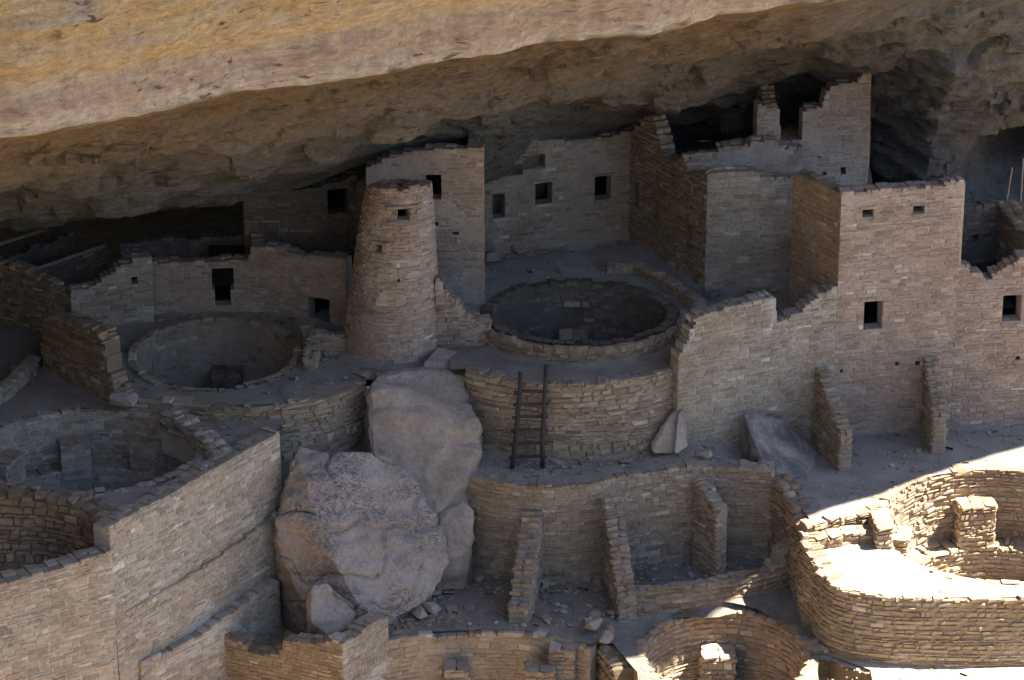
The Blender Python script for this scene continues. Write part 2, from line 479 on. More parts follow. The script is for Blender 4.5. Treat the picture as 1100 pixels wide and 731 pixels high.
                specs.append((stone_matrix((ctr.x, ctr.y, zc), t * (1 if sign > 0 else -1), nn, b - a - joint, d, h - joint, tilt, batter * sign), (b - a) * h))
            z += h
    face_stones(0.0, 1)
    if back: face_stones(th, -1)
    for which, on in ((0, ends[0]), (1, ends[1])):
        if not on: continue
        s = 0.0 if which == 0 else L
        t = T_[0] if which == 0 else T_[-1]
        p0 = P[0] if which == 0 else P[-1]
        nn = -t if which == 0 else t
        nrm = Vector((t.y, -t.x))
        tt = -nrm if which == 1 else nrm
        z = zv - 0.1; zt = top(s)
        while z < zt - 0.03:
            h = U(*ch)
            u = 0.0
            while u < th - 0.04:
                w = min(U(*cw), th - u)
                if th - u - w < 0.08: w = th - u
                zc = z + h / 2
                cpt = p0 - nrm * (u + w / 2 + batter * (zc - z0)) - nn * (0.07 - U(*proud))
                specs.append((stone_matrix((cpt.x + lean[0] * (zc - z0), cpt.y + lean[1] * (zc - z0), zc), tt, nn, w - joint, 0.14, h - joint, tilt), w * h))
                u += w
            z += h
    if caps:
        s = 0.0
        while s < L:
            w = min(U(cap_w * .8, cap_w * 1.6) if cap_w else U(cw[0] * 0.8, cw[1] * 0.9), L - s)
            if abs(top(s + .01) - top(s + w - .01)) > 0.12:
                w = min(w, 0.13)
            c = s + w / 2
            if w > 0.07 and abs(top(s + .01) - top(s + w - .01)) < 0.3 and not any(q[0] < c < q[2] and q[3] > top(c) - .1 for q in holes):
                i = seg(c); t = T_[i]; nrm = Vector((t.y, -t.x))
                cd = cap_depth or th
                parts = [(0.0, cd * U(.85, 1.1))] if cd < 0.33 else [(0.0, cd * (f := U(0.4, 0.62))), (cd * f, cd)]
                for u0, u1 in parts:
                    h = U(ch[0] * 0.9, ch[1]) * (1.25 if rough else 1.0)
                    zc = top(c) - h / 2 + (U(-0.03, 0.045) * (1.3 if rough else 1) if not cap_depth else U(-0.03, 0.015))
                    uc = (u0 + u1) / 2 - (0.01 if u0 == 0 else 0)
                    p = P[i] + t * (c - S[i]) - nrm * (uc + batter * (zc - z0))
                    if R() < 0.93:
                        specs.append((stone_matrix((p.x + lean[0] * (zc - z0), p.y + lean[1] * (zc - z0), zc), t, nrm, w - joint, u1 - u0 - .006, h, tilt * 1.8), w * max(h, .16)))
            s += w
    # a lintel and a sill on each larger opening
    for a, b, c, d in holes:
        if c - a > 0.24 and not any(q != (a, b, c, d) and (abs(q[1] - d) < .03 or abs(q[3] - b) < .03) and q[0] < c and q[2] > a for q in holes) and d < top(0.5 * (a + c)) - 0.12:
            m = 0.5 * (a + c); i = seg(m); t = T_[i]; nrm = Vector((t.y, -t.x)); p = P[i] + t * (m - S[i])
            for zc, hh, ww, nm in ((d + 0.045, 0.085, c - a + 0.22, 'lintel'), (b - 0.035, 0.06, c - a + 0.1, 'sill')):
                q = p - nrm * (th / 2 - 0.022 + batter * (zc - z0))
                o = bpy.data.objects.new(nm, stone_mesh(rough, random.randrange(8), mk)); COL.objects.link(o); o.parent = core
                o.matrix_basis = Matrix.Translation(-loc) @ stone_matrix((q.x + lean[0] * (zc - z0), q.y + lean[1] * (zc - z0), zc), t, nrm, ww, th - 0.01, hh, 0.004)
    lay_stones(core, loc, specs, mk, rough, min(budget, T['budget']))
    T['budget'] = max(0, T['budget'] - min(budget, len(specs)))
    return core

def ring(cx, cy, rx, ry, n=40, a0=-90.0, cw=True, sweep=360.0):
    return [(cx + rx * math.cos(math.radians(a0 + (-1 if cw else 1) * sweep * i / n)), cy + ry * math.sin(math.radians(a0 + (-1 if cw else 1) * sweep * i / n))) for i in range(n + 1)]
def block(T, cx, cy, w, d, rot, zb, zt, zv=None, st='rough', mk='tan', name='pilaster', budget=30, jit=.02):
    c, s = math.cos(math.radians(rot)), math.sin(math.radians(rot))
    q = [(-w / 2, d / 2), (-w / 2, -d / 2), (w / 2, -d / 2), (w / 2, d / 2), (-w / 2, d / 2)]
    path = [(cx + c * x - s * y, cy + s * x + c * y) for x, y in q]
    o = wall(T, path, zb, zt, th=min(w, d) / 2 - 0.005, closed=True, zv=zv, st=st, mk=mk, caps=False, name=name, budget=budget, jit=jit)
    # capping slabs
    loc = Vector(T.location); specs = []
    nx = max(1, round(w / 0.35)); ny = max(1, round(d / 0.4))
    for i in range(nx):
        for j in range(ny):
            x = -w / 2 + w * (i + .5) / nx; y = -d / 2 + d * (j + .5) / ny
            specs.append((stone_matrix((cx + c * x - s * y, cy + s * x + c * y, zt - 0.03 + U(-.015, .015)), (c, s), (s, -c), w / nx - .01, d / ny - .01, 0.10, 0.02), 1))
    lay_stones(o, loc, specs, mk, True, 20)
    T['budget'] = max(0, T['budget'] - 6)
    return o

def inside(p, poly):
    x, y = p; r = False; n = len(poly)
    for i in range(n):
        (x0, y0), (x1, y1) = poly[i], poly[(i + 1) % n]
        if (y0 > y) != (y1 > y) and x < (x1 - x0) * (y - y0) / (y1 - y0) + x0: r = not r
    return r
def sheet(name, poly, z, mat, holes=(), step=0.35, amp=0.03, skirt=0.0):
    """a floor: polygon with holes, slightly uneven; z a number or a function of (x, y)"""
    zf = z if callable(z) else (lambda x, y: z)
    pts, edges = [], []
    def loop(q):
        k = len(pts); out = []
        for (x0, y0), (x1, y1) in zip(q, q[1:] + q[:1]):
            m = max(1, int(math.hypot(x1 - x0, y1 - y0) / step))
            out += [Vector((x0 + (x1 - x0) * i / m, y0 + (y1 - y0) * i / m)) for i in range(m)]
        pts.extend(out)
        edges.extend((k + i, k + (i + 1) % len(out)) for i in range(len(out)))
    loop(list(poly))
    for h in holes: loop(list(h))
    xs = [p[0] for p in poly]; ys = [p[1] for p in poly]
    x = min(xs)
    while x < max(xs):
        y = min(ys)
        while y < max(ys):
            q = (x + U(-.3, .3) * step, y + U(-.3, .3) * step)
            if inside(q, poly) and not any(inside(q, h) for h in holes): pts.append(Vector(q))
            y += step
        x += step
    v, e, f, *_ = delaunay_2d_cdt(pts, edges, [], 0, 1e-4)
    V = [(p.x, p.y, zf(p.x, p.y) + amp * (noise.noise(Vector((p.x * .7, p.y * .7, 3.1))) + .6 * noise.noise(Vector((p.x * 2.3, p.y * 2.3, 9.4))))) for p in v]
    F = []
    for t in f:
        c = (sum(v[i].x for i in t) / len(t), sum(v[i].y for i in t) / len(t))
        if inside(c, poly) and not any(inside(c, h) for h in holes): F.append(tuple(t))
    return structure(mesh_obj(name, V, F, mat, smooth=True))
def ell(cx, cy, rx, ry, n=40): return [(cx + rx * math.cos(2 * math.pi * i / n), cy + ry * math.sin(2 * math.pi * i / n)) for i in range(n)]

def hull_rock(name, pts, mat, seed=0, cuts=3, amp=0.08, fr=0.9, smooth_it=1, parent=None, loc=None, chips=9, crack=0.0):
    bm = bmesh.new()
    for p in pts: bm.verts.new(p)
    bmesh.ops.convex_hull(bm, input=bm.verts)
    bmesh.ops.delete(bm, geom=[v for v in bm.verts if not v.link_faces], context='VERTS')
    rg = random.Random(seed * 13 + 5)
    c0 = sum((v.co for v in bm.verts), Vector()) / len(bm.verts)
    for _ in range(chips):                        # knock corners off: angular, broken faces
        nv = Vector((rg.uniform(-1, 1), rg.uniform(-1, .4), rg.uniform(-.6, 1))).normalized()
        ext = max((v.co - c0).dot(nv) for v in bm.verts)
        bmesh.ops.bisect_plane(bm, geom=bm.verts[:] + bm.edges[:] + bm.faces[:], plane_co=c0 + nv * ext * rg.uniform(.9, .97), plane_no=nv, clear_outer=True)
        ed_ = [e for e in bm.edges if e.is_boundary]
        if ed_: bmesh.ops.contextual_create(bm, geom=ed_)
    bmesh.ops.triangulate(bm, faces=bm.faces[:])
    for _ in range(cuts): bmesh.ops.subdivide_edges(bm, edges=bm.edges[:], cuts=1, use_grid_fill=True)
    for _ in range(1):
        for _ in range(smooth_it): bmesh.ops.smooth_vert(bm, verts=bm.verts, factor=0.18, use_axis_x=True, use_axis_y=True, use_axis_z=True)
    bm.normal_update()
    o3 = Vector((seed * 7.3, seed * 3.1, seed * 1.7))
    for v in bm.verts:
        p = v.co * fr + o3
        bed = p.z * 2.2 + p.y * .9 + .5 * noise.noise(p * .8)
        d = noise.fractal(p, 0.9, 2.0, 6) + 0.7 * noise.noise(p * .6) + 0.35 * (abs((bed % 1.0) - .5) * 2 - .5)
        cr = noise.noise(p * 1.1 + Vector((9, 4, 2)))
        d -= crack * max(0.0, 1 - abs(cr) / .06)
        v.co += v.normal * d * amp
    c = Vector(loc) if loc else sum((v.co for v in bm.verts), Vector()) / len(bm.verts)
    if not loc: c.z = min(v.co.z for v in bm.verts)
    for v in bm.verts: v.co -= c
    bmesh.ops.recalc_face_normals(bm, faces=bm.faces)
    me = bpy.data.meshes.new(name); bm.to_mesh(me); bm.free(); me.materials.append(mat)
    for p in me.polygons: p.use_smooth = True
    try: me.set_sharp_from_angle(angle=math.radians(38))
    except Exception: pass
    o = bpy.data.objects.new(name, me); COL.objects.link(o); o.location = c
    if parent: o.parent = parent; o.location = c
    return o
def tube(V, F, a, b, r0, r1, n=8, wob=0.0):
    a, b = Vector(a), Vector(b); d = (b - a); L = d.length; d.normalize()
    u = d.orthogonal().normalized(); w = d.cross(u)
    k = len(V); m = 6
    for i in range(m + 1):
        t = i / m; c = a + (b - a) * t
        c = c + u * wob * noise.noise(Vector((a.x, a.y, t * 3))) + w * wob * noise.noise(Vector((a.y, a.z, t * 3 + 5)))
        r = r0 + (r1 - r0) * t
        for j in range(n): V.append(tuple(c + (u * math.cos(2 * math.pi * j / n) + w * math.sin(2 * math.pi * j / n)) * r))
    for i in range(m):
        for j in range(n): F.append((k + i * n + j, k + i * n + (j + 1) % n, k + (i + 1) * n + (j + 1) % n, k + (i + 1) * n + j))
    F.append(tuple(k + j for j in range(n))[::-1]); F.append(tuple(k + m * n + j for j in range(n)))

# ---------------------------------------------------------------- cliff with the alcove
def lerp_tab(tab, x):
    if x <= tab[0][0]: return tab[0][1]
    for (a, va), (b, vb) in zip(tab, tab[1:]):
        if x <= b:
            t = (x - a) / (b - a)
            return tuple(p + (q - p) * t for p, q in zip(va, vb)) if isinstance(va, tuple) else va + (vb - va) * t
    return tab[-1][1]
LIP = [(-80, -140.0), (-36, -120.0), (-31, -90.0), (-27, -60.0), (-24, -42.0), (-20, -28.0), (-15, -19.0), (-10.6, -15.2), (-5.0, -11.9), (0.0, -9.4), (7.2, -5.5), (12.4, -2.8), (30, 7.0), (80, 34.0)]  # unseen left end wraps forward, added to block sky light from the left
BROW = [(-80, -144.0), (-36, -124.0), (-31, -95.0), (-27, -65.0), (-24, -47.0), (-20, -32.5), (-15, -22.0), (-10.6, -17.7), (-4.0, -15.0), (0.0, -13.8), (7.2, -10.6), (12.4, -10.2), (16.9, -8.4), (19.0, -6.0), (25.6, -1.4), (40, 8.0), (80, 30.0)]  # unseen left end wraps too; off-frame right end shaped to place the terrace shadow
EDGE = [(-80, (-60.0, 2.0)), (-36, (-55.0, 2.0)), (-31, (-50.0, 2.0)), (-27, (-36.0, 2.0)), (-24, (-22.0, 2.2)), (-20, (-9.0, 2.6)), (-16, (0.5, 3.0)), (-13.9, (2.0, 2.64)), (-11.3, (2.0, 2.72)), (-7.0, (2.2, 3.068)),  # the far-left entries follow the added light-blocking wrap
        (-5.2, (2.6, 3.369)), (-3.9, (2.8, 3.878)), (-2.3, (2.9, 4.369)), (-0.76, (3.6, 4.333)),
        (1.3, (5.5, 3.744)), (3.6, (6.6, 3.768)), (5.4, (9.6, 2.159)), (8.0, (10.5, 2.185)),
        (9.8, (10.0, 1.07)), (11.7, (8.2, 0.876)), (14.3, (8.4, 0.802)), (40, (20.0, 2.0)), (80, (42.0, 2.0))]
def cliff():
    xs = []
    x = -75.0
    while x < 75:
        xs.append(x); x += 0.085 if -15.5 < x < 15.5 else (0.5 if -40 < x < 25 else 3.0)
    counts = [3, 4, 5, 44, 16, 10, 150, 16, 8]
    V, F, A = [], [], []
    rows = sum(counts) + 1
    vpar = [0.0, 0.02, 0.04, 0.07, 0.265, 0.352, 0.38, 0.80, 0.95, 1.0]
    for x in xs:
        yl = lerp_tab(LIP, x) + 0.5 * noise.noise(Vector((x * 0.3, 1.7, 0))) + 0.28 * noise.noise(Vector((x * 0.9, 4.7, 0))) + 0.12 * noise.noise(Vector((x * 2.6, 2.7, 0)))
        ye, ze = lerp_tab(EDGE, x)
        deep = min(1.0, max(0.0, (-3.0 - x) / 1.5))
        yb = lerp_tab(BROW, x)
        K = [(yl + 40, 34), (yb + 5, 27), (yb + .3, 20), (yb, 16.2), (yl - 0.25, 12.15), (yl, 11.0), (yl + 1.1, 10.58), (ye, ze),
             (ye + 1.2 + 8.5 * deep, ze - 2.4 + 1.2 * deep), (ye + 1.6 + 9.5 * deep, -6.0)]
        for i, c in enumerate(counts):
            for j in range(c + (1 if i == len(counts) - 1 else 0)):
                t = j / c
                y = K[i][0] + (K[i + 1][0] - K[i][0]) * t; z = K[i][1] + (K[i + 1][1] - K[i][1]) * t
                if i == 6:   # the ceiling: slightly domed, then dropping to the back wall
                    z += 0.55 * math.sin(math.pi * t) ; y += 0.35 * math.sin(math.pi * t)
                q = Vector((x * 0.86 + y * 0.5, (y * 0.86 - x * 0.5), z))
                a = 0.45 * noise.fractal(Vector((q.x * .16, q.y * .3, q.z * .34)), 1.0, 2.0, 4)
                st = noise.noise(Vector((q.x * 0.13, q.y * 1.1 + 3, q.z * 1.5)))
                a += 0.22 * (abs(st) ** 0.6) * (1 if st > 0 else -1)
                a += 0.17 * noise.fractal(Vector((q.x * .9, q.y * 1.2, q.z * 1.6)), 0.8, 2.1, 5)
                bed = q.z * 1.15 + q.y * 0.3 + 0.5 * noise.noise(Vector((q.x * .22, q.y * .4, q.z * .5))) 
                a += 0.17 * (bed % 1.0) ** 2 * max(0.0, 0.35 + 1.3 * noise.noise(Vector((q.x * .2 + 5, q.y * .5, math.floor(bed) * 1.7)))) * (1.0 if i > 2 else 0.0)
                if i in (3, 4, 6) and -16 < x < 16:          # broken plates: each slab stands at its own depth
                    wq = 0.35 * noise.noise(Vector((q.x * .8, q.y * .8, q.z * .8)))
                    dist, pts = noise.voronoi(Vector((q.x * 0.33 + wq, q.y * 0.75 + wq, q.z * 1.0)))
                    hh = math.sin(pts[0].x * 127.1 + pts[0].y * 311.7 + pts[0].z * 74.7) * 43758.5
                    a += ((hh % 1.0) - 0.5) * (0.34 if i == 6 else 0.16)
                    if i == 6: a -= 0.10 * max(0.0, 1 - (dist[1] - dist[0]) / 0.05)
                spall = noise.noise(Vector((q.x * 0.45 + 11, q.y * 0.8, q.z * 1.0)))
                a += (0.22 if i > 3 else 0.08) * min(1.0, max(0.0, (spall - 0.18) * 14))
                k = 1.0
                if i == 3: k = 0.3 + 0.7 * min(1, (1 - t) * 2.2)
                elif i == 4: k = 0.15 + 0.15 * (1 - t)
                elif i == 5: k = 0.15
                elif i == 6: k = 0.15 + 0.85 * min(1, t * 6) * (1 if t < 0.85 else 1 - 0.6 * (t - .85) / .15)
                elif i > 6: k = 0.4
                if i > 5 and x > 10: y += 3.2 * math.exp(-((x - 14.4) / 1.4) ** 2 - ((z - 2.4) / 1.3) ** 2)
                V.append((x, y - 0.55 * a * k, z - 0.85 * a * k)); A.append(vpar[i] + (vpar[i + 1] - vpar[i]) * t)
    for i in range(len(xs) - 1):
        for j in range(rows - 1):
            a = i * rows + j
            F.append((a, a + 1, a + rows + 1, a + rows))
    o = structure(mesh_obj('cliff', V, F, M['cliff'], smooth=True))
    try: o.data.set_sharp_from_angle(angle=math.radians(32))
    except Exception: pass
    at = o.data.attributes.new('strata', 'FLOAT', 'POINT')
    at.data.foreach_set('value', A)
    return o
cliff()

# ---------------------------------------------------------------- the canyon in front (sunlit, seen only by its bounced light)
def canyon():
    tab = [(-400, 40.0), (-84, 31.5), (-77.5, 31.3), (-76, 27.0), (-70, 5.0), (-58, -16.0), (-46, -24.0), (-34, -22.0), (-24, -15.0), (-17, -10.0), (-14, -8.2), (40, -8.2)]
    V, F = [], []
    ys = [-400, -300, -200, -150, -110] + [-90 + i for i in range(70)] + [-20 + 0.5 * i for i in range(40)] + [2, 6, 12, 20, 40]
    xs = [-300, -200, -140, -100, -80, -60, -50] + [-40 + 1.0 * i for i in range(81)] + [50, 60, 80, 100, 140, 200, 300]
    for x in xs:
        for y in ys:
            z = lerp_tab(tab, y)
            am = 0.0 if y < -80 and abs(x) < 30 else (1.0 if y < -16 else 0.12)
            z += am * 1.6 * noise.fractal(Vector((x * .06, y * .06, 0)), 1.0, 2.0, 4) if am else 0
            if y > -75: z -= max(0.0, abs(x) - 45) * 0.05
            V.append((x, y, z))
    n = len(ys)
    for i in range(len(xs) - 1):
        for j in range(n - 1): F.append((i * n + j, (i + 1) * n + j, (i + 1) * n + j + 1, i * n + j + 1))
    structure(mesh_obj('canyon_ground', V, F, M['canyon'], smooth=True))
canyon()

# ================================================================= terraces and their walls
# ---- upper court in the middle with its kiva
KC = (1.799, 0.522, 2.316, 2.028)
ladder_path = [(-1.196, -2.343), (-1.127, -2.408), (-1.03, -2.5), (-0.908, -2.604), (-0.763, -2.702), (-0.594, -2.793), (-0.401, -2.887), (-0.187, -2.976), (0.047, -3.057), (0.31, -3.132), (0.599, -3.202), (0.897, -3.259), (1.184, -3.292), (1.455, -3.298), (1.721, -3.283), (1.985, -3.25), (2.251, -3.204), (2.524, -3.146), (2.799, -3.073), (3.07, -2.985), (3.33, -2.879), (3.595, -2.736), (3.863, -2.561), (4.098, -2.397), (4.262, -2.284)]
T = thing('retaining_wall', 'curved rough stone retaining wall with the wooden ladder leaning against it', 'wall', (1.439, -3.046, -1.95))
wall(T, ladder_path, -2.6, 0.19, th=0.45, cap_depth=.24, zv=-1.9, st='rough', mk='tan', jit=.06)
terrace_front = [(x, y + 0.12) for x, y in ladder_path]
sheet('upper_terrace', [(-1.6, -2.3)] + terrace_front + [(5.4, 1.2), (-1.6, 1.2)], 0.14, M['earth'], holes=[ell(KC[0], KC[1], KC[2] + .3, KC[3] + .3)])
sheet('plaza_floor', [(-1.3, 0.2), (4.6, 0.2), (5.2, -0.9), (8.6, 0.1), (8.6, 3.4), (6.6, 8.0), (-1.2, 8.0)], lambda x, y: 0.52 + 0.03 * max(0, y - 3), M['plaza'], holes=[ell(KC[0], KC[1], KC[2] + .15, KC[3] + .15)])
T = thing('round_kiva', 'sunken round kiva on the plaza above the ladder', 'kiva', (KC[0], KC[1], -3.2), 'kivas')
wall(T, ring(*KC), -3.4, 0.6, th=0.3, zv=-3.1, closed=True, st='plain', mk='dark', niche=False, budget=150, name='inner_wall')  # smoked stone, chosen also to paint the pit's inner shade darker
kc_out = ring(KC[0], KC[1], KC[2] + .5, KC[3] + .5, 26, a0=176, cw=False, sweep=186)
wall(T, kc_out, -0.4, 0.6, th=0.16, zv=0.1, st='rough', mk='tan', niche=False, name='outer_wall', caps=True)
block(T, KC[0] - .15, KC[1] + KC[3] - .3, 0.75, 0.6, 0, -3.2, -0.75, name='pilaster', mk='tan')
mesh_obj('kiva_floor', [(x - KC[0], y - KC[1], 0.02) for x, y in ell(*KC)], [tuple(range(40))], M['earth'], T)

kerb = [(2.59, 3.382), (2.778, 3.386), (3.044, 3.384), (3.299, 3.313), (3.514, 3.142), (3.718, 2.902), (3.906, 2.634), (4.069, 2.351), (4.216, 2.039), (4.366, 1.7), (4.545, 1.283), (4.726, 0.839), (4.853, 0.526)]
T = thing('kerb_wall', 'low curved kerb on the plaza between the kiva and the middle house', 'wall', (3.782, 2.684, 0.6))
wall(T, kerb, .2, .86, th=.3, zv=.5, st='rough', mk='tan', cull=False, cap_w=.2)

# ---- ledge under the ladder, right terrace
lowret_path = [(-1.473, -3.886), (-1.374, -3.98), (-1.234, -4.114), (-1.069, -4.259), (-0.898, -4.383), (-0.721, -4.482), (-0.53, -4.57), (-0.329, -4.647), (-0.118, -4.711), (0.103, -4.765), (0.335, -4.808), (0.575, -4.837), (0.822, -4.847), (1.084, -4.838), (1.359, -4.812), (1.631, -4.769), (1.883, -4.711), (2.104, -4.633), (2.307, -4.536), (2.506, -4.43), (2.718, -4.328), (2.947, -4.229), (3.183, -4.128), (3.428, -4.03), (3.679, -3.942), (3.942, -3.86), (4.214, -3.782), (4.489, -3.718), (4.762, -3.677), (5.035, -3.668), (5.31, -3.683), (5.579, -3.709), (5.832, -3.731), (6.086, -3.748), (6.339, -3.767), (6.558, -3.785), (6.711, -3.797)]
T = thing('retaining_wall', 'tall stone retaining wall below the ladder ledge, behind the projecting spur walls', 'wall', (1.191, -4.794, -4.6))
wall(T, lowret_path, -5.2, [(0, -1.95), (9.0, -1.95), (14, -2.1)], th=0.5, cap_depth=.24, zv=-4.55, st='fine', mk='tan', jit=.05)
KR = (12.392, -5.353, 2.998, 2.629)
west_path = [(6.625, -3.692), (6.941, -4.319), (7.102, -5.298), (7.202, -5.835)]
big_path = [(7.202, -5.835), (7.205, -5.991), (7.211, -6.213), (7.23, -6.422), (7.265, -6.569), (7.314, -6.703), (7.383, -6.896), (7.472, -7.209), (7.58, -7.581), (7.707, -7.902), (7.847, -8.126), (8.006, -8.299), (8.202, -8.445), (8.444, -8.567), (8.722, -8.662), (9.032, -8.738), (9.374, -8.794), (9.747, -8.831), (10.147, -8.86), (10.57, -8.884), (11.018, -8.9), (11.493, -8.908), (12.061, -8.905), (12.656, -8.893), (13.074, -8.884)]
facade_l = [(4.265, -2.605), (5.958, -1.843), (7.56, -1.084), (8.45, -0.777)]
tower_f = [(8.45, -0.777), (11.663, -0.131)]
facade_r = [(11.663, -0.131), (14.589, 0.337)]
def terrace_z(x, y):
    t = min(1, max(0, (x - 4.6) / 2.2)); return -1.97 + (-2.5 + 1.97) * t * t * (3 - 2 * t)
low_in = [(x, y + 0.12) for x, y in lowret_path]
step_line = [(7.345, -6.037), (8.301, -5.511), (9.281, -5.085), (9.515, -4.655)]
sheet('terrace_floor', low_in + [(west_path[1][0] + .2, west_path[1][1]), (west_path[3][0] + .3, west_path[3][1] + .1)] + step_line + [(KR[0] - KR[2] + .02, KR[1]), (16.5, KR[1]), (16.5, 1.0)] +
      [(p[0], p[1] + .2) for p in facade_r[::-1] + tower_f[::-1][1:] + facade_l[::-1][1:]] + [(4.2, -1.9), (-1.6, -1.9)], terrace_z, M['paved'],
      holes=[ell(KR[0], KR[1], KR[2] - .0, KR[3])], step=0.3)
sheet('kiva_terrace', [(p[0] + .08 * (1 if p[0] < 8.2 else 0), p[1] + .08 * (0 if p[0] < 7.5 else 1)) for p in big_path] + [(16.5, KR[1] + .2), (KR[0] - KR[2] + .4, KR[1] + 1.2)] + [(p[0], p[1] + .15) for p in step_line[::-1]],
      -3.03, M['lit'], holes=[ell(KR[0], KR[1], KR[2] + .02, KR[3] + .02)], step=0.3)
T = thing('curved_wall', 'big curved outer wall of the sunlit kiva terrace', 'wall', (8.102, -7.447, -5))
wall(T, big_path, -6.0, [(0, -2.6), (.8, -2.75), (1.5, -3.0), (30, -3.0)], th=0.45, cap_depth=.2, zv=-5.1, st='worn', mk='pale', jit=.05, cull=False)
T = thing('retaining_wall', 'dark rubble wall end under the terrace, closing the rightmost bay', 'wall', (7.096, -3.835, -4.5))
wall(T, west_path, -5.4, [(0, -2.2), (1.0, -2.4), (2.2, -2.6)], th=0.5, zv=-4.6, st='rubble', mk='brown', cull=False)
# step between terrace and kiva terrace
T = thing('step_wall', 'low sunlit step wall at the back of the kiva terrace', 'wall', (8.297, -5.763, -3))
wall(T, step_line, -3.2, [(0, -2.48), (5, -2.44)], th=0.3, zv=-3.0, st='worn', mk='pale', cull=False)
for i, (px, py, w, d, r) in enumerate((((7.881, -5.971, -3.0)[0:2], 0, .75, .45, 12), ((8.653, -5.711, -3.0)[0:2], 0, .8, .42, 8))):
    T = thing('stone_block', ['squared pale block in the sun beside the curved wall top', 'squared pale block in the sun nearer the kiva buttress'][i], 'block', (px[0], px[1], -3.05), 'blocks on the kiva terrace')
    block(T, px[0], px[1], w, d, r, -3.1, -2.74, zv=-3.0, mk='pale', name='block_face')
# right kiva
T = thing('round_kiva', 'sunlit kiva with bench and pilasters at the right edge', 'kiva', (KR[0], KR[1], -5.5), 'kivas')
kr_back = ring(KR[0], KR[1], KR[2], KR[3], 34, a0=188, cw=True, sweep=200)
wall(T, kr_back, -5.6, -2.48, th=0.4, cap_depth=.22, zv=-4.9, st='worn', mk='pale', budget=170, name='inner_wall')
kr_front = ring(KR[0], KR[1], KR[2], KR[3], 30, a0=-10, cw=True, sweep=164)
wall(T, kr_front, -5.2, -3.0, th=0.34, cap_depth=.26, zv=-4.9, st='worn', mk='pale', budget=20, name='rim')
wall(T, ring(KR[0], KR[1], KR[2] - .62, KR[3] - .62, 40), -5.6, -4.45, th=0.7, zv=-5.4, closed=True, st='worn', mk='pale', name='bench', budget=60)
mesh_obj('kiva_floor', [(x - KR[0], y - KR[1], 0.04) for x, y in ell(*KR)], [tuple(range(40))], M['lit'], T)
for a, w in ((98, .95), (168, .8), (40, .9)):
    px, py = KR[0] + (KR[2] - .32) * math.cos(math.radians(a)), KR[1] + (KR[3] - .32) * math.sin(math.radians(a))
    block(T, px, py, w, .62, a - 90, -4.8, -3.25, zv=-4.5, mk='pale', budget=14)
T = thing('buttress_pier', 'pale upright pier at the corner of the sunlit kiva rim', 'pier', (9.247, -6.282, -3.0))
block(T, (9.255, -5.763, -3.0)[0], (9.255, -5.763, -3.0)[1], 0.42, 0.95, 5, -3.2, -2.42, zv=-3.0, mk='pale', name='pier_body', budget=40)

# ---- facade of the tower house on the right terrace
T = thing('terrace_house', 'stepped ruined facade between the plaza kiva and the tall square tower', 'ruin', (6.083, -1.822, -2.2))
wall(T, facade_l, -3.2, [(-0.054, 0.429), (0.124, 0.839), (0.303, 1.143), (0.477, 1.654), (0.796, 1.703), (1.869, 1.779), (2.798, 1.848), (2.839, 1.114), (3.242, 1.068), (3.263, 1.247), (3.595, 1.266), (3.695, 1.46), (3.929, 1.507), (4.054, 1.673), (4.264, 1.697), (4.39, 1.836), (4.601, 1.835)],
     th=0.45, zv=-2.4, st='neat', mk='grey', ends=(True, False), jit=.03)
T = thing('square_tower', 'tall square stone tower with two small windows at the top', 'tower', (10.267, -0.41, -2.5))
wall(T, tower_f, -3.2, [(-0.078, 4.418), (0.443, 4.431), (1.389, 4.438), (2.767, 4.414), (2.837, 4.511), (3.114, 4.517)], th=0.45, zv=-2.6, st='neat', mk='rose', jit=.02,
     holes=[(0.582, 3.707, 0.882, 3.925), (1.945, 3.707, 2.26, 3.926), (0.747, 0.536, 1.255, 1.341), (1.666, -0.56, 1.781, -0.44), (2.218, -0.609, 2.359, -0.461), (0.153, -0.63, 0.255, -0.523), (3.321, -0.58, 3.399, -0.445)], ends=(False, True))
TYX = (8.45, -0.777)
TZ = 4.425

tower_side = [(7.337, 0.86), (8.43, -0.717)]
wall(T, tower_side, -1.0, [(-0.376, 4.287), (0.229, 4.417), (1.436, 4.396), (1.846, 4.368)], th=0.4, zv=0.3, st='neat', mk='brown', cull=False, name='side_wall', budget=120)
tower_back = [(tower_side[0][0], tower_side[0][1]), (tower_side[0][0] + 3.2, tower_side[0][1] + .9)]
T = thing('room_wall', 'stepped broken house wall with one window right of the square tower', 'wall', (13.047, 0.007, -2.5))
wall(T, facade_r, -3.2, [(-0.031, 2.181), (0.272, 2.162), (0.307, 1.977), (0.663, 1.928), (0.699, 1.742), (0.928, 1.702), (0.943, 1.884), (1.117, 1.926), (1.26, 2.048), (1.506, 2.164), (1.749, 2.305), (2.496, 2.468)], th=0.45, zv=-2.6, st='neat', mk='rose', jit=.03,
     holes=[(1.257, 0.486, 1.767, 1.231), (1.704, -0.64, 1.832, -0.505)])
T = thing('room_wall', 'dark inner room wall behind the broken wall at the right edge', 'wall', (12.59, 2.6, 0.688))
rb = [(11.77, 2.4), (13.097, 2.9)]
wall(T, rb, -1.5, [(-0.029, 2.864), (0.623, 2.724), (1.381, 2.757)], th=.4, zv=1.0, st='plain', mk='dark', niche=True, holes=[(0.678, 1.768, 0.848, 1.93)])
rs = [(13.063, 3.0), (13.72, 0.5)]
T = thing('room_wall', 'brown side wall of the roofless room at the right edge', 'wall', (13.372, 2.0, 0.93))
wall(T, rs, -1.5, [(-0.096, 2.787), (0.562, 2.679), (1.339, 2.567), (1.847, 2.519), (2.593, 2.483)], th=.5, zv=.8, st='rough', mk='brown', cull=False)
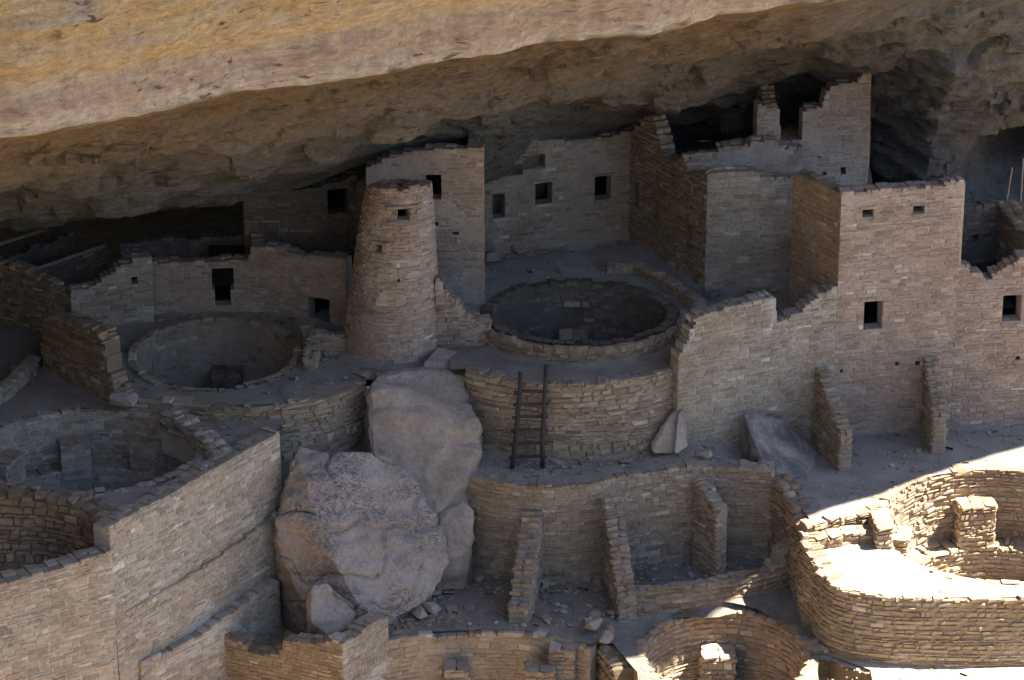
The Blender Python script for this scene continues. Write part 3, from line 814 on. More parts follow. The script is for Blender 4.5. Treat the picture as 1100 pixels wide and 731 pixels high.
# ---- buttresses on the terrace
def spur(label, bx, by, ex, ey, zb, zv, prof, th, st='rough', mk='tan', name='spur_wall', cat='wall', side_mk=None, group=None):
    """a wall that projects from (bx, by) to (ex, ey); its left face is the front"""
    T = thing(name, label, cat, (0.5 * (bx + ex), 0.5 * (by + ey), zv), group)
    L = math.hypot(ex - bx, ey - by)
    wall(T, [(bx, by), (ex, ey)], zb, [(L * a, z) for a, z in prof], th=th, zv=zv, st=st, mk=mk, cull=False, back=True, ends=(False, True), jit=.03, cap_w=.11)
    return T
spur('stepped buttress on the terrace beside the dark stained boulder', *(7.919, -0.923), *(8.457, -2.836), -3.0, -2.5,
     [(0, -0.276), (.2, -0.49), (.45, -0.781), (.7, -1.02), (.88, -1.233), (1, -1.456)], .32, name='buttress', cat='buttress', group='buttresses of the tower house')
spur('stepped buttress on the terrace below the door of the square tower', *(10.85, -0.292), *(10.972, -1.754), -3.0, -2.5,
     [(0, -0.323), (.3, -0.469), (.6, -0.932), (.85, -1.241), (1, -1.47)], .36, name='buttress', cat='buttress', group='buttresses of the tower house')

# ---- lower court
gz = -4.62
spur('leaning spur wall with a slab propped against it below the ladder', *(0.259, -4.85), *(-0.093, -7.118), -5.2, -4.65,
     [(0, -2.536), (.2, -2.972), (.5, -3.403), (.8, -3.931), (.84, -4.192), (1, -4.192)], .5, group='spur walls of the lower court')
spur('brown sided spur wall at the left end of the low bay wall', *(2.309, -4.75), *(2.653, -6.822), -5.2, -4.65,
     [(0, -2.218), (.25, -2.708), (.55, -3.244), (.75, -3.72), (1, -4.088)], .45, group='spur walls of the lower court')
spur('spur wall with a pale square end standing between the two bays', *(4.656, -3.9), *(5.191, -4.794), -5.2, -4.65,
     [(0, -2.075), (.3, -2.308), (.6, -2.459), (1, -2.554)], .32, st='rough', group='spur walls of the lower court')
bay_path = [(3.018, -6.444), (3.229, -6.416), (3.535, -6.375), (3.866, -6.319), (4.209, -6.248), (4.577, -6.163), (4.934, -6.069), (5.271, -5.966), (5.596, -5.855), (5.895, -5.741), (6.161, -5.627), (6.401, -5.509), (6.629, -5.385), (6.869, -5.238), (7.096, -5.084), (7.254, -4.975)]
T = thing('bay_wall', 'low curved wall closing the two bays of the lower court', 'wall', (5.05, -6.094, -4.8))
wall(T, bay_path, -5.4, [(-0.01, -4.116), (0.964, -4.088), (1.937, -4.099), (2.948, -4.082), (3.647, -4.05), (3.809, -3.878), (3.924, -3.856), (3.97, -3.552), (4.207, -3.538), (4.479, -3.536)], th=.35, zv=-4.8, st='rough', mk='tan', jit=.05)
# bottom kiva
KB = (5.247, -8.27, 1.994, 2.17)
T = thing('round_kiva', 'half sunlit kiva at the bottom edge with a square pilaster', 'kiva', (KB[0], KB[1], -7.5), 'kivas')
wall(T, ring(*KB, n=44), -7.6, -4.86, th=0.3, cap_depth=.22, zv=-7.3, closed=True, st='worn', mk='pale', name='inner_wall', budget=220)
block(T, KB[0] - .05, KB[1] + KB[3] - .42, .85, .7, 0, -7.5, -5.75, zv=-7.2, mk='pale', budget=30)
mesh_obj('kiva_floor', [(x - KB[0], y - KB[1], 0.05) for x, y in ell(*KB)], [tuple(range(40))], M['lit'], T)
kb_wall = [(KB[0] + KB[2] + .05, KB[1] + .1), (KB[0] + KB[2] + 1.2, KB[1] + .32), (KB[0] + KB[2] + 1.1, KB[1] + 1.0)]
T = thing('kiva_wall_stub', 'sunlit end of wall beside the bottom kiva, facing the camera', 'wall', (kb_wall[0][0] + .5, kb_wall[0][1], -6.0))
wall(T, kb_wall, -7.6, -4.83, th=.5, zv=-7.2, st='worn', mk='pale', cull=False)
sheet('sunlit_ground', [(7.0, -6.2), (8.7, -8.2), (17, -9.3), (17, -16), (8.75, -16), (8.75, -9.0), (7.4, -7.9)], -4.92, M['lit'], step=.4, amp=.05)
# front pit
front_path = [(-3.164, -8.147), (-2.973, -8.051), (-2.698, -7.918), (-2.417, -7.809), (-2.158, -7.75), (-1.892, -7.714), (-1.614, -7.688), (-1.312, -7.67), (-0.997, -7.663), (-0.692, -7.664), (-0.415, -7.664), (-0.148, -7.672), (0.138, -7.713), (0.47, -7.804), (0.822, -7.927), (1.148, -8.051), (1.452, -8.175), (1.729, -8.299), (1.921, -8.386)]
T = thing('pit_wall', 'back wall of the sunken pit at the bottom edge with block steps', 'wall', (-0.697, -7.59, -6))
wall(T, front_path, -8.0, -4.66, th=.4, zv=-7.8, st='fine', mk='tan', jit=.04)
for px, py, w, d, zt, r in ((490, 707, .62, .5, -5.35, 2), (602, 686, .62, .6, -4.68, -8), (582, 712, .75, .5, -5.15, -5)):
    q = {490: (-1.383, -7.958, -5.35), 602: (1.238, -8.136, -4.68), 582: (0.687, -8.417, -5.15)}[px]
    block(T, q[0], q[1], w, d, r, -7.2, zt, zv=-6.8, mk='tan', name='block', budget=26)
def court_z(x, y):
    t = min(1, max(0, (-5.9 - y) / .7)) * min(1, max(0, (x - 2.0) / 1.0))
    return gz - .23 * t
sheet('lower_court', [(-3.6, -8.2), (-5.0, -7.2), (-5.6, -4.2), (6.9, -4.0), (7.6, -6.0), (7.45, -7.2), (7.4, -14), (3.05, -14), (3.05, -9.3), (2.5, -8.0)] + [(p[0], p[1] + .15) for p in front_path[::-1]], court_z, M['gravel'],
      holes=[ell(KB[0], KB[1], KB[2] + .12, KB[3] + .12)], step=0.28, amp=.05)
rp = [(1.902, -7.3), (2.507, -8.9)]
T = thing('rubble_wall', 'broken brown wall end with loose stones between the pit and the bottom kiva', 'wall', (2.09, -7.6, -5.994))
wall(T, rp, -7.2, [(0, -4.55), (.5, -4.75), (3, -5.2)], th=.55, cap_w=.16, zv=-6.6, st='rubble', mk='brown', cull=False)

# ---- corner building bottom centre-left
T = thing('corner_ruin', 'ruined wall corner below the scratched boulder, one brown and one pale face', 'ruin', (-4.141, -9.031, -5.2))
lb = [(-7.166, -8.0), (-4.096, -9.441)]
lr = [(-4.096, -9.441), (-3.042, -8.053)]
wall(T, lb, -7.4, [(0.06, -4.532), (0.319, -4.628), (0.635, -4.607), (0.89, -4.808), (1.625, -4.664), (1.713, -4.36), (2.105, -4.219), (2.544, -4.169), (2.983, -4.017), (3.393, -3.949)], th=.45, zv=-6.6, st='neat', mk='brown', cull=False, name='brown_wall', budget=170)
wall(T, lr, -7.4, [(0.001, -3.975), (0.598, -4.002), (0.957, -3.873), (1.743, -4.0)], th=.45, zv=-6.8, st='neat', mk='grey', cull=False, name='pale_wall', budget=130)

# ================================================================= left side
# ---- big stepped walls in the foreground
lw_path = [(-9.304, -10.733), (-5.668, -5.48)]
lw2_path = [(-12.351, -12.677), (-9.364, -10.833)]
T = thing('great_wall', 'tall pale masonry wall running back beside the scratched boulder', 'wall', (-7.389, -8, -5.772))
wall(T, lw_path, -8.0, [(-0.0, -0.25), (0.928, -0.237), (2.626, -0.251), (4.385, -0.217), (5.652, -0.224), (6.389, -0.225)], th=.5, zv=-7.2, st='neat', mk='grey', cull=False, jit=.03, ends=(False, True), batter=.02, budget=190)
T2 = T
T = thing('great_wall', 'lower pale masonry wall in the bottom left corner', 'wall', (-10.831, -11, -4.107))
wall(T, lw2_path, -8.0, [(0.0, -0.9), (0.69, -0.872), (2.088, -0.84), (3.035, -0.802), (3.561, -0.772)], th=.5, zv=-7.2, st='neat', mk='grey', cull=False, jit=.03)
# ledge courses that step out of the great wall
led0 = [(-9.318, -10.62), (-5.824, -5.75)]
wall(T2, led0, -8.0, [(-0.005, -2.612), (1.084, -2.628), (2.955, -2.582), (4.614, -2.446), (5.995, -2.253)], th=.3, zv=-7.6, st='neat', mk='grey', cull=False, name='lower_courses', budget=110, jit=.02)
led = [(-8.881, -10.2), (-7.198, -8.2), (-5.838, -6.3)]
T = thing('wall_footing', 'projecting lower masonry footing at the foot of the tall pale wall', 'wall', (-7.555, -8.6, -5.439))
wall(T, led, -8.0, [(-0.06, -4.069), (1.494, -4.157), (3.149, -4.023), (4.962, -3.829)], th=.55, zv=-7.2, st='neat', mk='grey', cull=False, ends=(True, False))
# ---- lower left kiva
KL = (-10.506, -6.079, 2.736, 2.341)
lev = -0.35
room_path = [(-13.22, -8.265), (-12.256, -8.728), (-11.122, -8.882), (-10.17, -9.388), (-9.574, -10.137)]
sheet('lower_left_court', room_path + [(p[0] - .25, p[1] + .3) for p in lw_path] + [(-5.7, -4.0), (-9.6, -3.4), (-12.2, 1.5), (-12.2, 3.2), (-18, 3.2), (-18, room_path[0][1])], lev - .03, M['earth'],
      holes=[ell(KL[0], KL[1], KL[2] + .2, KL[3] + .2)], amp=.05)
T = thing('round_kiva', 'large shaded kiva with two pilasters in the lower left', 'kiva', (KL[0], KL[1], -3.0), 'kivas')
wall(T, ring(*KL, n=48), -3.2, lev, th=0.28, zv=-2.6, closed=True, st='fine', mk='grey', name='inner_wall', budget=200)
wall(T, ring(KL[0], KL[1], KL[2] - .5, KL[3] - .5, 40), -3.1, -1.75, th=0.6, zv=-2.6, closed=True, st='fine', mk='grey', name='bench', budget=50)
for a in (104, 58, 152):
    px, py = KL[0] + (KL[2] - .3) * math.cos(math.radians(a)), KL[1] + (KL[3] - .3) * math.sin(math.radians(a))
    block(T, px, py, .75, .55, a - 90, -2.0, -1.0, zv=-1.75, mk='grey', st='fine', budget=16)
mesh_obj('kiva_floor', [(x - KL[0], y - KL[1], 0.06) for x, y in ell(*KL)], [tuple(range(40))], M['earth'], T)
T = thing('room_wall', 'dark brown rubble wall between the lower left kiva and the sunken corner room', 'wall', (-11.162, -7.781, -2.5))
wall(T, room_path, -4.0, lev + .05, th=.55, zv=-3.2, st='rubble', mk='brown', cull=False)
sheet('sunken_room_floor', [(p[0], p[1] + .1) for p in room_path] + [(lw2_path[1][0], lw2_path[1][1] + .3), (lw2_path[0][0], lw2_path[0][1] + .3)], -2.6, M['gravel'])
# rubble collar right of the kiva
rc = [(-8.839, -4.526), (-8.679, -4.644), (-8.451, -4.817), (-8.231, -5.033), (-8.038, -5.297), (-7.852, -5.603), (-7.687, -5.92), (-7.54, -6.274), (-7.413, -6.639), (-7.327, -6.896)]
T = thing('rubble_wall', 'collapsed rubble collar on the right rim of the large shaded kiva', 'wall', (-7.981, -5.601, -0.5))
wall(T, rc, -1.2, lev + .22, th=.5, zv=lev - .1, st='rubble', mk='grey', cull=False, back=True)
# ---- upper left court with its kiva
KU = (-7.762, -0.875, 2.068, 2.312)
court_path = [(-9.994, -3.537), (-9.859, -3.596), (-9.662, -3.681), (-9.425, -3.769), (-9.149, -3.854), (-8.833, -3.941), (-8.505, -4.029), (-8.181, -4.125), (-7.845, -4.222), (-7.473, -4.287), (-7.038, -4.311), (-6.567, -4.304), (-6.116, -4.258), (-5.695, -4.167), (-5.293, -4.037), (-4.942, -3.885), (-4.658, -3.709), (-4.424, -3.51), (-4.216, -3.304), (-4.016, -3.069), (-3.842, -2.827), (-3.722, -2.656)]
T = thing('retaining_wall', 'rounded stone retaining wall in front of the upper left kiva court', 'wall', (-6.851, -3.963, -1))
wall(T, court_path, -2.2, 0.02, th=.45, cap_depth=.24, zv=-1.6, st='rough', mk='tan', jit=.06)
brown_path = [(-12.249, -1.135), (-11.145, -2.396), (-9.977, -3.623)]
T = thing('retaining_wall', 'dark brown stone wall stepping down at the left of the kiva court', 'wall', (-11.301, -2.176, -0.5))
wall(T, brown_path, -1.4, [(-0.116, 1.062), (0.771, 1.314), (1.638, 1.508), (2.316, 1.56), (2.737, 1.458), (2.873, 1.219), (2.91, 0.717), (3.076, 0.357), (3.25, 0.103), (3.429, -0.098)], th=.5, zv=-.5, st='rough', mk='brown', cull=False)
sheet('kiva_court', [(p[0], p[1] + .3) for p in brown_path] + [(p[0], p[1] + .12) for p in court_path] + [(-3.3, -2.6), (-2.6, -2.3), (-0.7, -2.0), (-0.5, 2.2), (-12.4, 2.2)], -0.02, M['earth'], holes=[ell(KU[0], KU[1], KU[2] + .15, KU[3] + .15)], amp=.05)
T = thing('round_kiva', 'shaded kiva in the court left of the round tower', 'kiva', (KU[0], KU[1], -3.8), 'kivas')
wall(T, ring(*KU), -4.0, 0.02, th=0.22, zv=-3.6, closed=True, st='plain', mk='tan', name='inner_wall', budget=220)
block(T, KU[0] + .1, KU[1] + KU[3] - .4, .8, .7, 0, -3.8, -1.35, zv=-3.6, mk='dark', st='fine', budget=30)
mesh_obj('kiva_floor', [(x - KU[0], y - KU[1], 0.06) for x, y in ell(*KU)], [tuple(range(40))], M['earth'], T)
# low kerbs round the kiva court
kb1 = [(-5.834, 0.4), (-5.709, -0.6), (-5.655, -1.6)]
T = thing('kerb_wall', 'short low wall on the right rim of the kiva beside the round tower', 'wall', (-5.509, -1.515, 0))
wall(T, [(KU[0] + KU[2] + .05, KU[1] + .9), (KU[0] + KU[2] + .35, KU[1] - .2), (KU[0] + KU[2] + .3, KU[1] - 1.0)], -.4, [(0, .55), (1.0, .45), (2.2, .2)], th=.35, zv=0, st='rough', mk='tan', cull=False, back=True)
kb2 = [(-5.272, -1.026), (-4.135, -0.903)]
T = thing('kerb_wall', 'low stub wall joining the round tower to the kiva rim', 'wall', (-4.737, -1.026, 0))
wall(T, kb2, -.4, [(0.014, 0.58), (0.476, 0.637), (0.497, 0.505), (1.152, 0.449)], th=.4, zv=0, st='rough', mk='tan')

# ---- left row of rooms
row_path = [(-9.657, 1.697), (-7.521, 1.893), (-6.25, 1.632), (-4.41, 0.793)]
T = thing('room_row', 'long reddish room wall with a T-shaped doorway left of the round tower', 'ruin', (-7.071, 0.921, 0))
wall(T, row_path, -.5, [(0.065, 1.504), (0.832, 1.49), (1.948, 1.516), (2.639, 1.589), (2.701, 1.901), (3.619, 2.028), (3.671, 1.89), (4.008, 1.918), (4.061, 1.821), (4.761, 1.935), (5.51, 2.005)], th=.4, zv=0, st='plain', mk='rose', jit=.03,
     holes=[(1.619, 0.658, 2.205, 1.29), (1.686, 0.199, 2.109, 0.658), (4.326, -0.009, 4.973, 0.733)])
dk = [(-7.199, 2.6), (-5.491, 2.5), (-4.137, 2.9)]
T = thing('room_wall', 'smoke darkened wall with a window high in the shadow left of the round tower', 'wall', (-6.025, 2.6, 1.364))
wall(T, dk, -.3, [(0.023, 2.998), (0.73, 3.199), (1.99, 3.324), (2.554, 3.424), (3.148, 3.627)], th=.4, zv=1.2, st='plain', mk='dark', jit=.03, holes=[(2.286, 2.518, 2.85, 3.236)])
dk2 = [(-7.22, 3.4), (-6.967, 2.2)]
T = thing('room_wall', 'short cross wall standing at the end of the black recess', 'wall', (-6.992, 1.5, 1.531))
wall(T, dk2, .6, [(0.174, 2.709), (0.454, 2.303), (1.296, 1.897)], th=.35, zv=1.0, st='plain', mk='brown', cull=False, ends=(False, True))
dl = [(-10.642, 3.4), (-8.879, 3.5), (-7.196, 3.4)]
T = thing('room_wall', 'low dark wall inside the black recess', 'wall', (-8.884, 3.4, 0.777))
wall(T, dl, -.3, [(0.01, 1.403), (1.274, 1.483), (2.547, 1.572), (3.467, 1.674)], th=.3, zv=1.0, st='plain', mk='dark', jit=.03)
# corner house on the far left
lc_path = [(-11.668, 0.618), (-9.56, 1.243)]
T = thing('corner_house', 'roofless corner house with a small square window at the far left', 'ruin', (-10.925, 0.985, 0))
wall(T, lc_path, -.5, [(0.054, 1.108), (0.506, 1.215), (0.859, 1.334), (0.915, 1.46), (1.166, 1.511), (1.273, 1.659), (1.575, 1.731), (1.78, 1.866), (2.28, 1.864)], th=.4, zv=0, st='fine', mk='grey', jit=.03, holes=[(1.627, 1.13, 1.801, 1.342)], ends=(False, True), budget=170)

lc_side = [(-14.571, 2.688), (-13.731, 2.055), (-11.678, 0.668)]
wall(T, lc_side, -1.2, [(0.0, 1.411), (1.054, 1.338), (1.858, 1.41), (2.049, 1.319), (2.437, 1.219), (2.95, 1.069), (3.597, 1.003)], th=.4, zv=-.4, st='rough', mk='brown', cull=False, budget=130, name='side_wall')
in1 = [(-12.936, 2.6), (-11.153, 4.6)]
in2 = [(-14.241, 3.6), (-12.229, 5.8)]
for k, (pp, pr, lab) in enumerate(((in1, [(0.006, 0.876), (0.8, 0.912), (2.548, 0.891), (2.684, 0.879)], 'inner partition wall inside the roofless corner house'), (in2, [(-0.009, 0.727), (0.317, 0.741), (1.297, 0.676), (1.512, 0.89), (1.772, 0.815), (1.83, 0.688), (2.51, 0.826), (2.981, 0.803)], 'rearmost partition wall in the shadow behind the corner house'))):
    T = thing('room_wall', lab, 'wall', (pp[0][0], pp[0][1], 0.0))
    wall(T, pp, -.3, pr, th=.3, zv=.5, st='plain', mk='dark', cull=False, jit=.02)
for k, (a, b, lab) in enumerate((((-12.922, 2.55, 0.925), (-11.221, 4.55, 0.872), 'pale wooden pole along the partition of the corner house'), ((-14.081, 3.4, 1.294), (-12.882, 5.0, 1.166), 'pale wooden pole jutting over the black recess at the left edge'))):
    V, F = [], []; tube(V, F, (0, 0, .04), tuple(Vector(b) - Vector(a) + Vector((0, 0, .04))), .06, .05, 8, .03)
    o = mesh_obj('roof_pole', V, F, M['pole'], smooth=True); o.location = a; tag(o, lab, 'pole', 'old roof poles')
# small kerb and hole at far left
kl = [(-13.27, -3.738), (-13.15, -3.515), (-12.981, -3.195), (-12.828, -2.867), (-12.713, -2.551), (-12.615, -2.226), (-12.53, -1.92), (-12.453, -1.617), (-12.39, -1.332), (-12.346, -1.135)]
T = thing('kerb_wall', 'pale low curved kerb on the court at the left edge', 'wall', (-12.764, -2.809, -0.35))
wall(T, kl, -1.0, lev + .35, th=.3, zv=lev, st='rough', mk='grey', cull=False, back=True)

# ---- round tower
RT = (-3.17, -0.398)
T = thing('round_tower', 'tapering round stone tower in the middle of the ruins', 'tower', (RT[0], RT[1], 0.0))
rt_path = ring(RT[0], RT[1], 1.33, 1.33, 44, a0=90, cw=False)
wall(T, rt_path, -.6, [(0, 4.3), (2.0, 4.4), (2.9, 4.62), (3.9, 4.68), (4.4, 4.6), (4.9, 4.72), (5.6, 4.6), (8.36, 4.3)], th=.36, zv=0, closed=True, st='neat', mk='rose', batter=.108, lean=(.058, .0), jit=.04,
     holes=[(4.08, 3.86, 4.72, 4.17), (3.42, 2.98, 3.74, 3.2), (4.28, 2.2, 4.4, 2.32), (2.6, 2.2, 2.72, 2.34), (2.25, 3.7, 2.5, 4.0), (2.35, .7, 2.75, 1.6)], niche_depth=.22)
# ---- tall room behind the round tower
bt = [(-3.83, 1.35), (-0.745, 1.27)]
T = thing('tall_room', 'tall reddish room front with one window right behind the round tower', 'ruin', (-1.99, 1.317, 0.4))
wall(T, bt, -.4, [(0.068, 4.352), (0.265, 4.431), (0.463, 4.589), (0.904, 4.722), (1.516, 4.831), (2.126, 4.914), (2.614, 4.893), (3.125, 4.923)], th=.42, zv=0.2, st='plain', mk='rose', jit=.02, ends=(False, True),
     holes=[(1.554, 3.469, 1.971, 4.16), (2.255, 2.463, 2.428, 2.595), (1.765, 2.721, 1.888, 2.827)])
bs = [(-0.736, 1.5), (-0.615, 5.0)]
bl = [(-4.405, 2.7), (-3.723, 1.5)]
wall(T, bl, -.3, [(0.042, 3.213), (0.661, 3.65), (1.436, 4.236)], th=.3, zv=.5, st='plain', mk='dark', cull=False, name='side_wall', budget=40)
wall(T, [(bt[1][0] - .42, bt[1][1] + 3.6), (bt[1][0] - .42, bt[1][1] + .43)], -.3, 4.722, th=.3, zv=.5, st='plain', mk='tan', caps=False, cull=False, name='side_wall', budget=10)
rl = [(-1.993, -0.9), (-0.535, -0.7)]
T = thing('ruined_wall', 'low stepped wall fragment between the round tower and the plaza kiva', 'wall', (-1.339, -0.8, 0.009))
wall(T, rl, -.5, [(0.018, 2.095), (0.211, 2.033), (0.354, 1.66), (0.547, 1.493), (0.717, 1.327), (0.788, 1.061), (1.081, 0.965), (1.277, 0.902), (1.472, 0.812)], th=.4, zv=0.0, st='rough', mk='rose')
# ---- back wall of the plaza
bw = [(-0.873, 4.401), (1.294, 5.176), (3.649, 5.907)]
T = thing('plaza_back_wall', 'shaded back wall of the plaza with three windows under the rock', 'ruin', (1.294, 5.176, 0.6))
wall(T, bw, 0, [(0.014, 4.156), (0.658, 3.972), (1.197, 3.854), (1.738, 3.817), (2.282, 3.752), (3.36, 3.666), (4.713, 3.851)], th=.4, zv=.6, st='plain', mk='tan', jit=.03,
     holes=[(0.684, 2.883, 1.252, 3.289), (1.252, 3.025, 1.904, 3.404), (0.357, 1.697, 0.723, 2.447), (1.607, 1.94, 2.113, 2.569), (3.348, 1.865, 3.825, 2.566)])
# ---- middle house right of the plaza
mf = [(5.189, 2.147), (7.749, 2.482)]
T = thing('middle_house', 'house block with a pale front and a long brown side wall facing the plaza', 'ruin', (6.272, 2.214, 0.6))
wall(T, mf, -.2, [(-0.079, 3.908), (0.75, 3.908), (1.279, 3.897), (1.409, 3.759), (1.765, 3.663), (2.144, 3.671), (2.473, 3.656)], th=.42, zv=.5, st='fine', mk='grey', jit=.03, budget=170)

ms = [(3.279, 5.747), (3.747, 5.034), (5.179, 2.197)]
wall(T, ms, -.2, [(-0.164, 3.635), (0.271, 4.034), (0.743, 4.494), (0.982, 4.512), (1.251, 4.274), (1.582, 3.708), (1.948, 3.584), (2.405, 3.678), (2.748, 3.974), (2.919, 3.524), (3.464, 3.702), (3.902, 3.897)], th=.42, zv=.5, st='rough', mk='brown', jit=.03, cull=False, name='side_wall', budget=130,
     holes=[(0.145, 1.691, 0.411, 2.4), (1.178, 1.589, 1.438, 2.29), (2.995, 1.398, 3.245, 2.142)])
mt = [(4.645, 3.6), (7.882, 4.1)]
T = thing('upper_wall', 'set back upper wall with uneven top above the middle house', 'wall', (6.052, 3.8, 3.195))
wall(T, mt, 1.0, [(-0.003, 3.828), (0.38, 3.861), (0.944, 3.856), (0.965, 4.042), (1.297, 4.077), (1.811, 4.076), (1.832, 4.234), (2.581, 4.141), (2.638, 3.978), (3.261, 3.89)], th=.4, zv=2.5, st='plain', mk='rose', jit=.03)
ut = [(6.647, 4.5), (9.75, 5.0)]
T = thing('upper_house', 'highest ruined house with an open doorway gap under the rock', 'ruin', (8.163, 4.7, 2.73))
wall(T, ut, .5, [(-0.046, 5.005), (0.629, 4.888), (0.675, 3.924), (1.274, 3.89), (1.256, 4.747), (1.54, 4.812), (1.823, 4.877), (1.862, 5.22), (2.036, 5.397), (2.344, 5.487), (2.784, 5.516), (2.853, 5.725), (3.033, 5.768)], th=.42, zv=2.6, st='plain', mk='rose', jit=.03, budget=180,
     ends=(True, True), holes=[(2.396, 2.849, 2.554, 3.066), (1.899, 2.852, 2.004, 2.961), (1.75, 3.349, 1.828, 3.43)])
us = [(6.722, 6.8), (6.826, 4.6)]
wall(T, us, .5, [(-0.291, 4.91), (0.499, 5.28), (1.362, 5.298), (2.09, 4.956)], th=.35, zv=2.5, st='plain', mk='brown', cull=False, name='side_wall', budget=70)
ur = [(9.729, 5.0), (10.1, 7.5)]
wall(T, ur, .5, 5.71, th=.35, zv=2.5, st='plain', mk='tan', cull=False, name='side_wall', budget=20)
# floors of the roofless rooms
sheet('room_floor', [(5.0, 2.6), (8.6, 2.6), (8.6, 4.4), (10.0, 5.2), (10.2, 9.5), (3.8, 9.5)], 2.2, M['earth'])
sheet('tower_roof_floor', [(tower_side[0][0] + .1, tower_side[0][1]), (TYX[0] + .2, TYX[1] + .3), (11.6, .7), (11.6, 4.7), (8.0, 4.6)], TZ - 2.2, M['plaza'])
sheet('back_room_floor', [(11.4, .6), (16, 1.0), (16, 9.5), (9.6, 9.5), (9.6, 4.8)], 0.6, M['earth'])

# ================================================================= boulders, ladder, loose stones
o = hull_rock('scratched_boulder', [(-5.243, -5.0, -0.573), (-3.63, -4.7, -0.892), (-2.579, -4.9, -1.6), (-1.803, -5.6, -2.951), (-1.615, -5.9, -3.584), (-2.048, -6.6, -4.14), (-2.894, -7.2, -4.452), (-3.797, -7.5, -3.93), (-4.542, -7.2, -2.538), (-5.334, -6.4, -1.143), (-5.652, -5.6, -0.756), (-5.864, -6.4, -1.961), (-5.79, -6.6, -3.099), (-5.37, -7.0, -3.932), (-4.858, -7.3, -4.503), (-4.12, -7.4, -4.868)] + [(-5.9, -4.6, -5.5), (-2.6, -4.6, -5.3), (-2.2, -5.6, -4.8), (-6.0, -5.4, -5.6), (-4.3, -7.2, -5.4)], M['boulder'], 1, 5, .13, .8, 1, crack=.6)
tag(o, 'huge tilted boulder covered in dark scratches beside the tall pale wall', 'boulder')
o = hull_rock('smooth_boulder', [(-3.695, -3.2, 0.265), (-3.579, -2.6, 0.158), (-2.636, -2.2, 0.192), (-1.681, -2.0, 0.131), (-1.153, -2.1, -0.061), (-0.855, -3.4, -0.737), (-0.853, -3.8, -1.336), (-1.3, -4.4, -2.099), (-2.073, -5.0, -2.856), (-2.941, -4.9, -2.381), (-3.532, -4.4, -1.317), (-3.703, -3.8, -0.296)] + [(-3.9, -2.2, -5), (-0.9, -2.2, -5), (-1.4, -4.2, -5), (-3.6, -4.6, -5)], M['boulder_plain'], 2, 5, .2, .6, 1, chips=6)
tag(o, 'smooth grey bedrock boulder under the round tower', 'boulder')
o = hull_rock('smooth_boulder', [(-1.884, -4.9, -2.59), (-1.368, -4.7, -2.426), (-1.015, -4.8, -2.691), (-1.012, -5.2, -3.15), (-1.293, -5.5, -3.604), (-1.693, -5.5, -3.656), (-2.07, -5.3, -3.231)] + [(-2.2, -4.4, -5), (-1.0, -4.4, -5), (-1.2, -5.2, -5), (-2.0, -5.4, -5)], M['boulder_plain'], 3, 4, .09, .9, 1)
tag(o, 'small rounded boulder wedged between the scratched boulder and the ladder ledge wall', 'boulder')
o = hull_rock('stained_boulder', [(5.969, -2.0, -1.159), (6.414, -1.9, -1.258), (7.044, -1.7, -1.561), (7.606, -1.6, -2.088), (8.16, -1.9, -2.62), (7.985, -2.5, -2.606), (7.486, -3.2, -2.46), (6.923, -3.6, -2.323), (6.503, -3.4, -2.18), (6.16, -2.7, -1.899)] + [(5.9, -1.7, -2.8), (7.9, -1.0, -2.8), (7.4, -2.9, -2.9), (6.4, -3.3, -2.9)], M['boulder_dark'], 4, 4, .07, 1.0, 1)
tag(o, 'dark stained tilted boulder leaning on the facade beside a buttress', 'boulder')
o = hull_rock('leaning_slab', [(4.34, -2.55, -0.806), (4.462, -2.6, -0.994), (4.505, -3.0, -1.707), (4.229, -3.3, -1.831), (4.156, -3.3, -1.726), (4.287, -2.7, -0.923)], M['boulder_plain'], 5, 4, .04, 2.0, 0, chips=6)
tag(o, 'thin pale upright slab leaning at the left end of the facade', 'slab')
o = hull_rock('leaning_boulder', [(4.32, -2.5, -0.881), (4.125, -2.6, -0.968), (3.545, -3.0, -1.654), (3.587, -3.2, -1.772), (4.117, -3.15, -1.848), (4.265, -2.9, -1.489)] + [(4.2, -2.5, -2.1), (4.5, -2.2, -2.1)], M['boulder_plain'], 6, 4, .06, 1.5, 1, chips=8)
tag(o, 'grey triangular rock leaning beside the thin pale slab', 'boulder')
o = hull_rock('footing_rock', [(-1.937, -1.2, 0.338), (-1.455, -1.1, 0.138), (-1.089, -1.4, -0.103), (-1.086, -1.7, -0.183), (-1.683, -2.0, -0.105), (-2.352, -2.1, 0.044), (-2.211, -1.9, 0.219)] + [(-2.2, -1.0, -.3), (-1.2, -1.1, -.3)], M['boulder_plain'], 8, 3, .05, 1.5, 1)
tag(o, 'low bedrock lump at the right foot of the round tower', 'rock')
o = hull_rock('brown_rock', [(-4.905, -7.9, -3.078), (-4.525, -7.8, -3.206), (-3.778, -7.9, -3.849), (-3.89, -8.1, -4.181), (-4.524, -8.3, -4.333), (-4.881, -8.3, -3.972)] + [(-5.2, -7.3, -5.6), (-4.4, -7.3, -5.6)], M['boulder_plain'], 9, 3, .10, 1.3, 1)
tag(o, 'broken brown rock face wedged under the scratched boulder', 'rock')
def rock_at(name, p, sx, sy, sz, label, cat, mk='boulder_plain', seed=1, rot=(0, 0, 0), group=None):
    rg = random.Random(seed)
    pts = [(rg.uniform(-1, 1), rg.uniform(-1, 1), rg.uniform(-1, 1)) for _ in range(14)] + [(-.9, -.9, -.8), (.9, -.9, -.8), (.9, .9, -.8), (-.9, .9, -.8)]
    pts = [(a * sx / 2, b * sy / 2, c * sz / 2) for a, b, c in pts]
    o = hull_rock(name, pts, M[mk], seed, 2, .02 * sx, 2.0, 0)
    o.location = (p[0], p[1], p[2]); o.rotation_euler = [math.radians(a) for a in rot]
    return tag(o, label, cat, group)
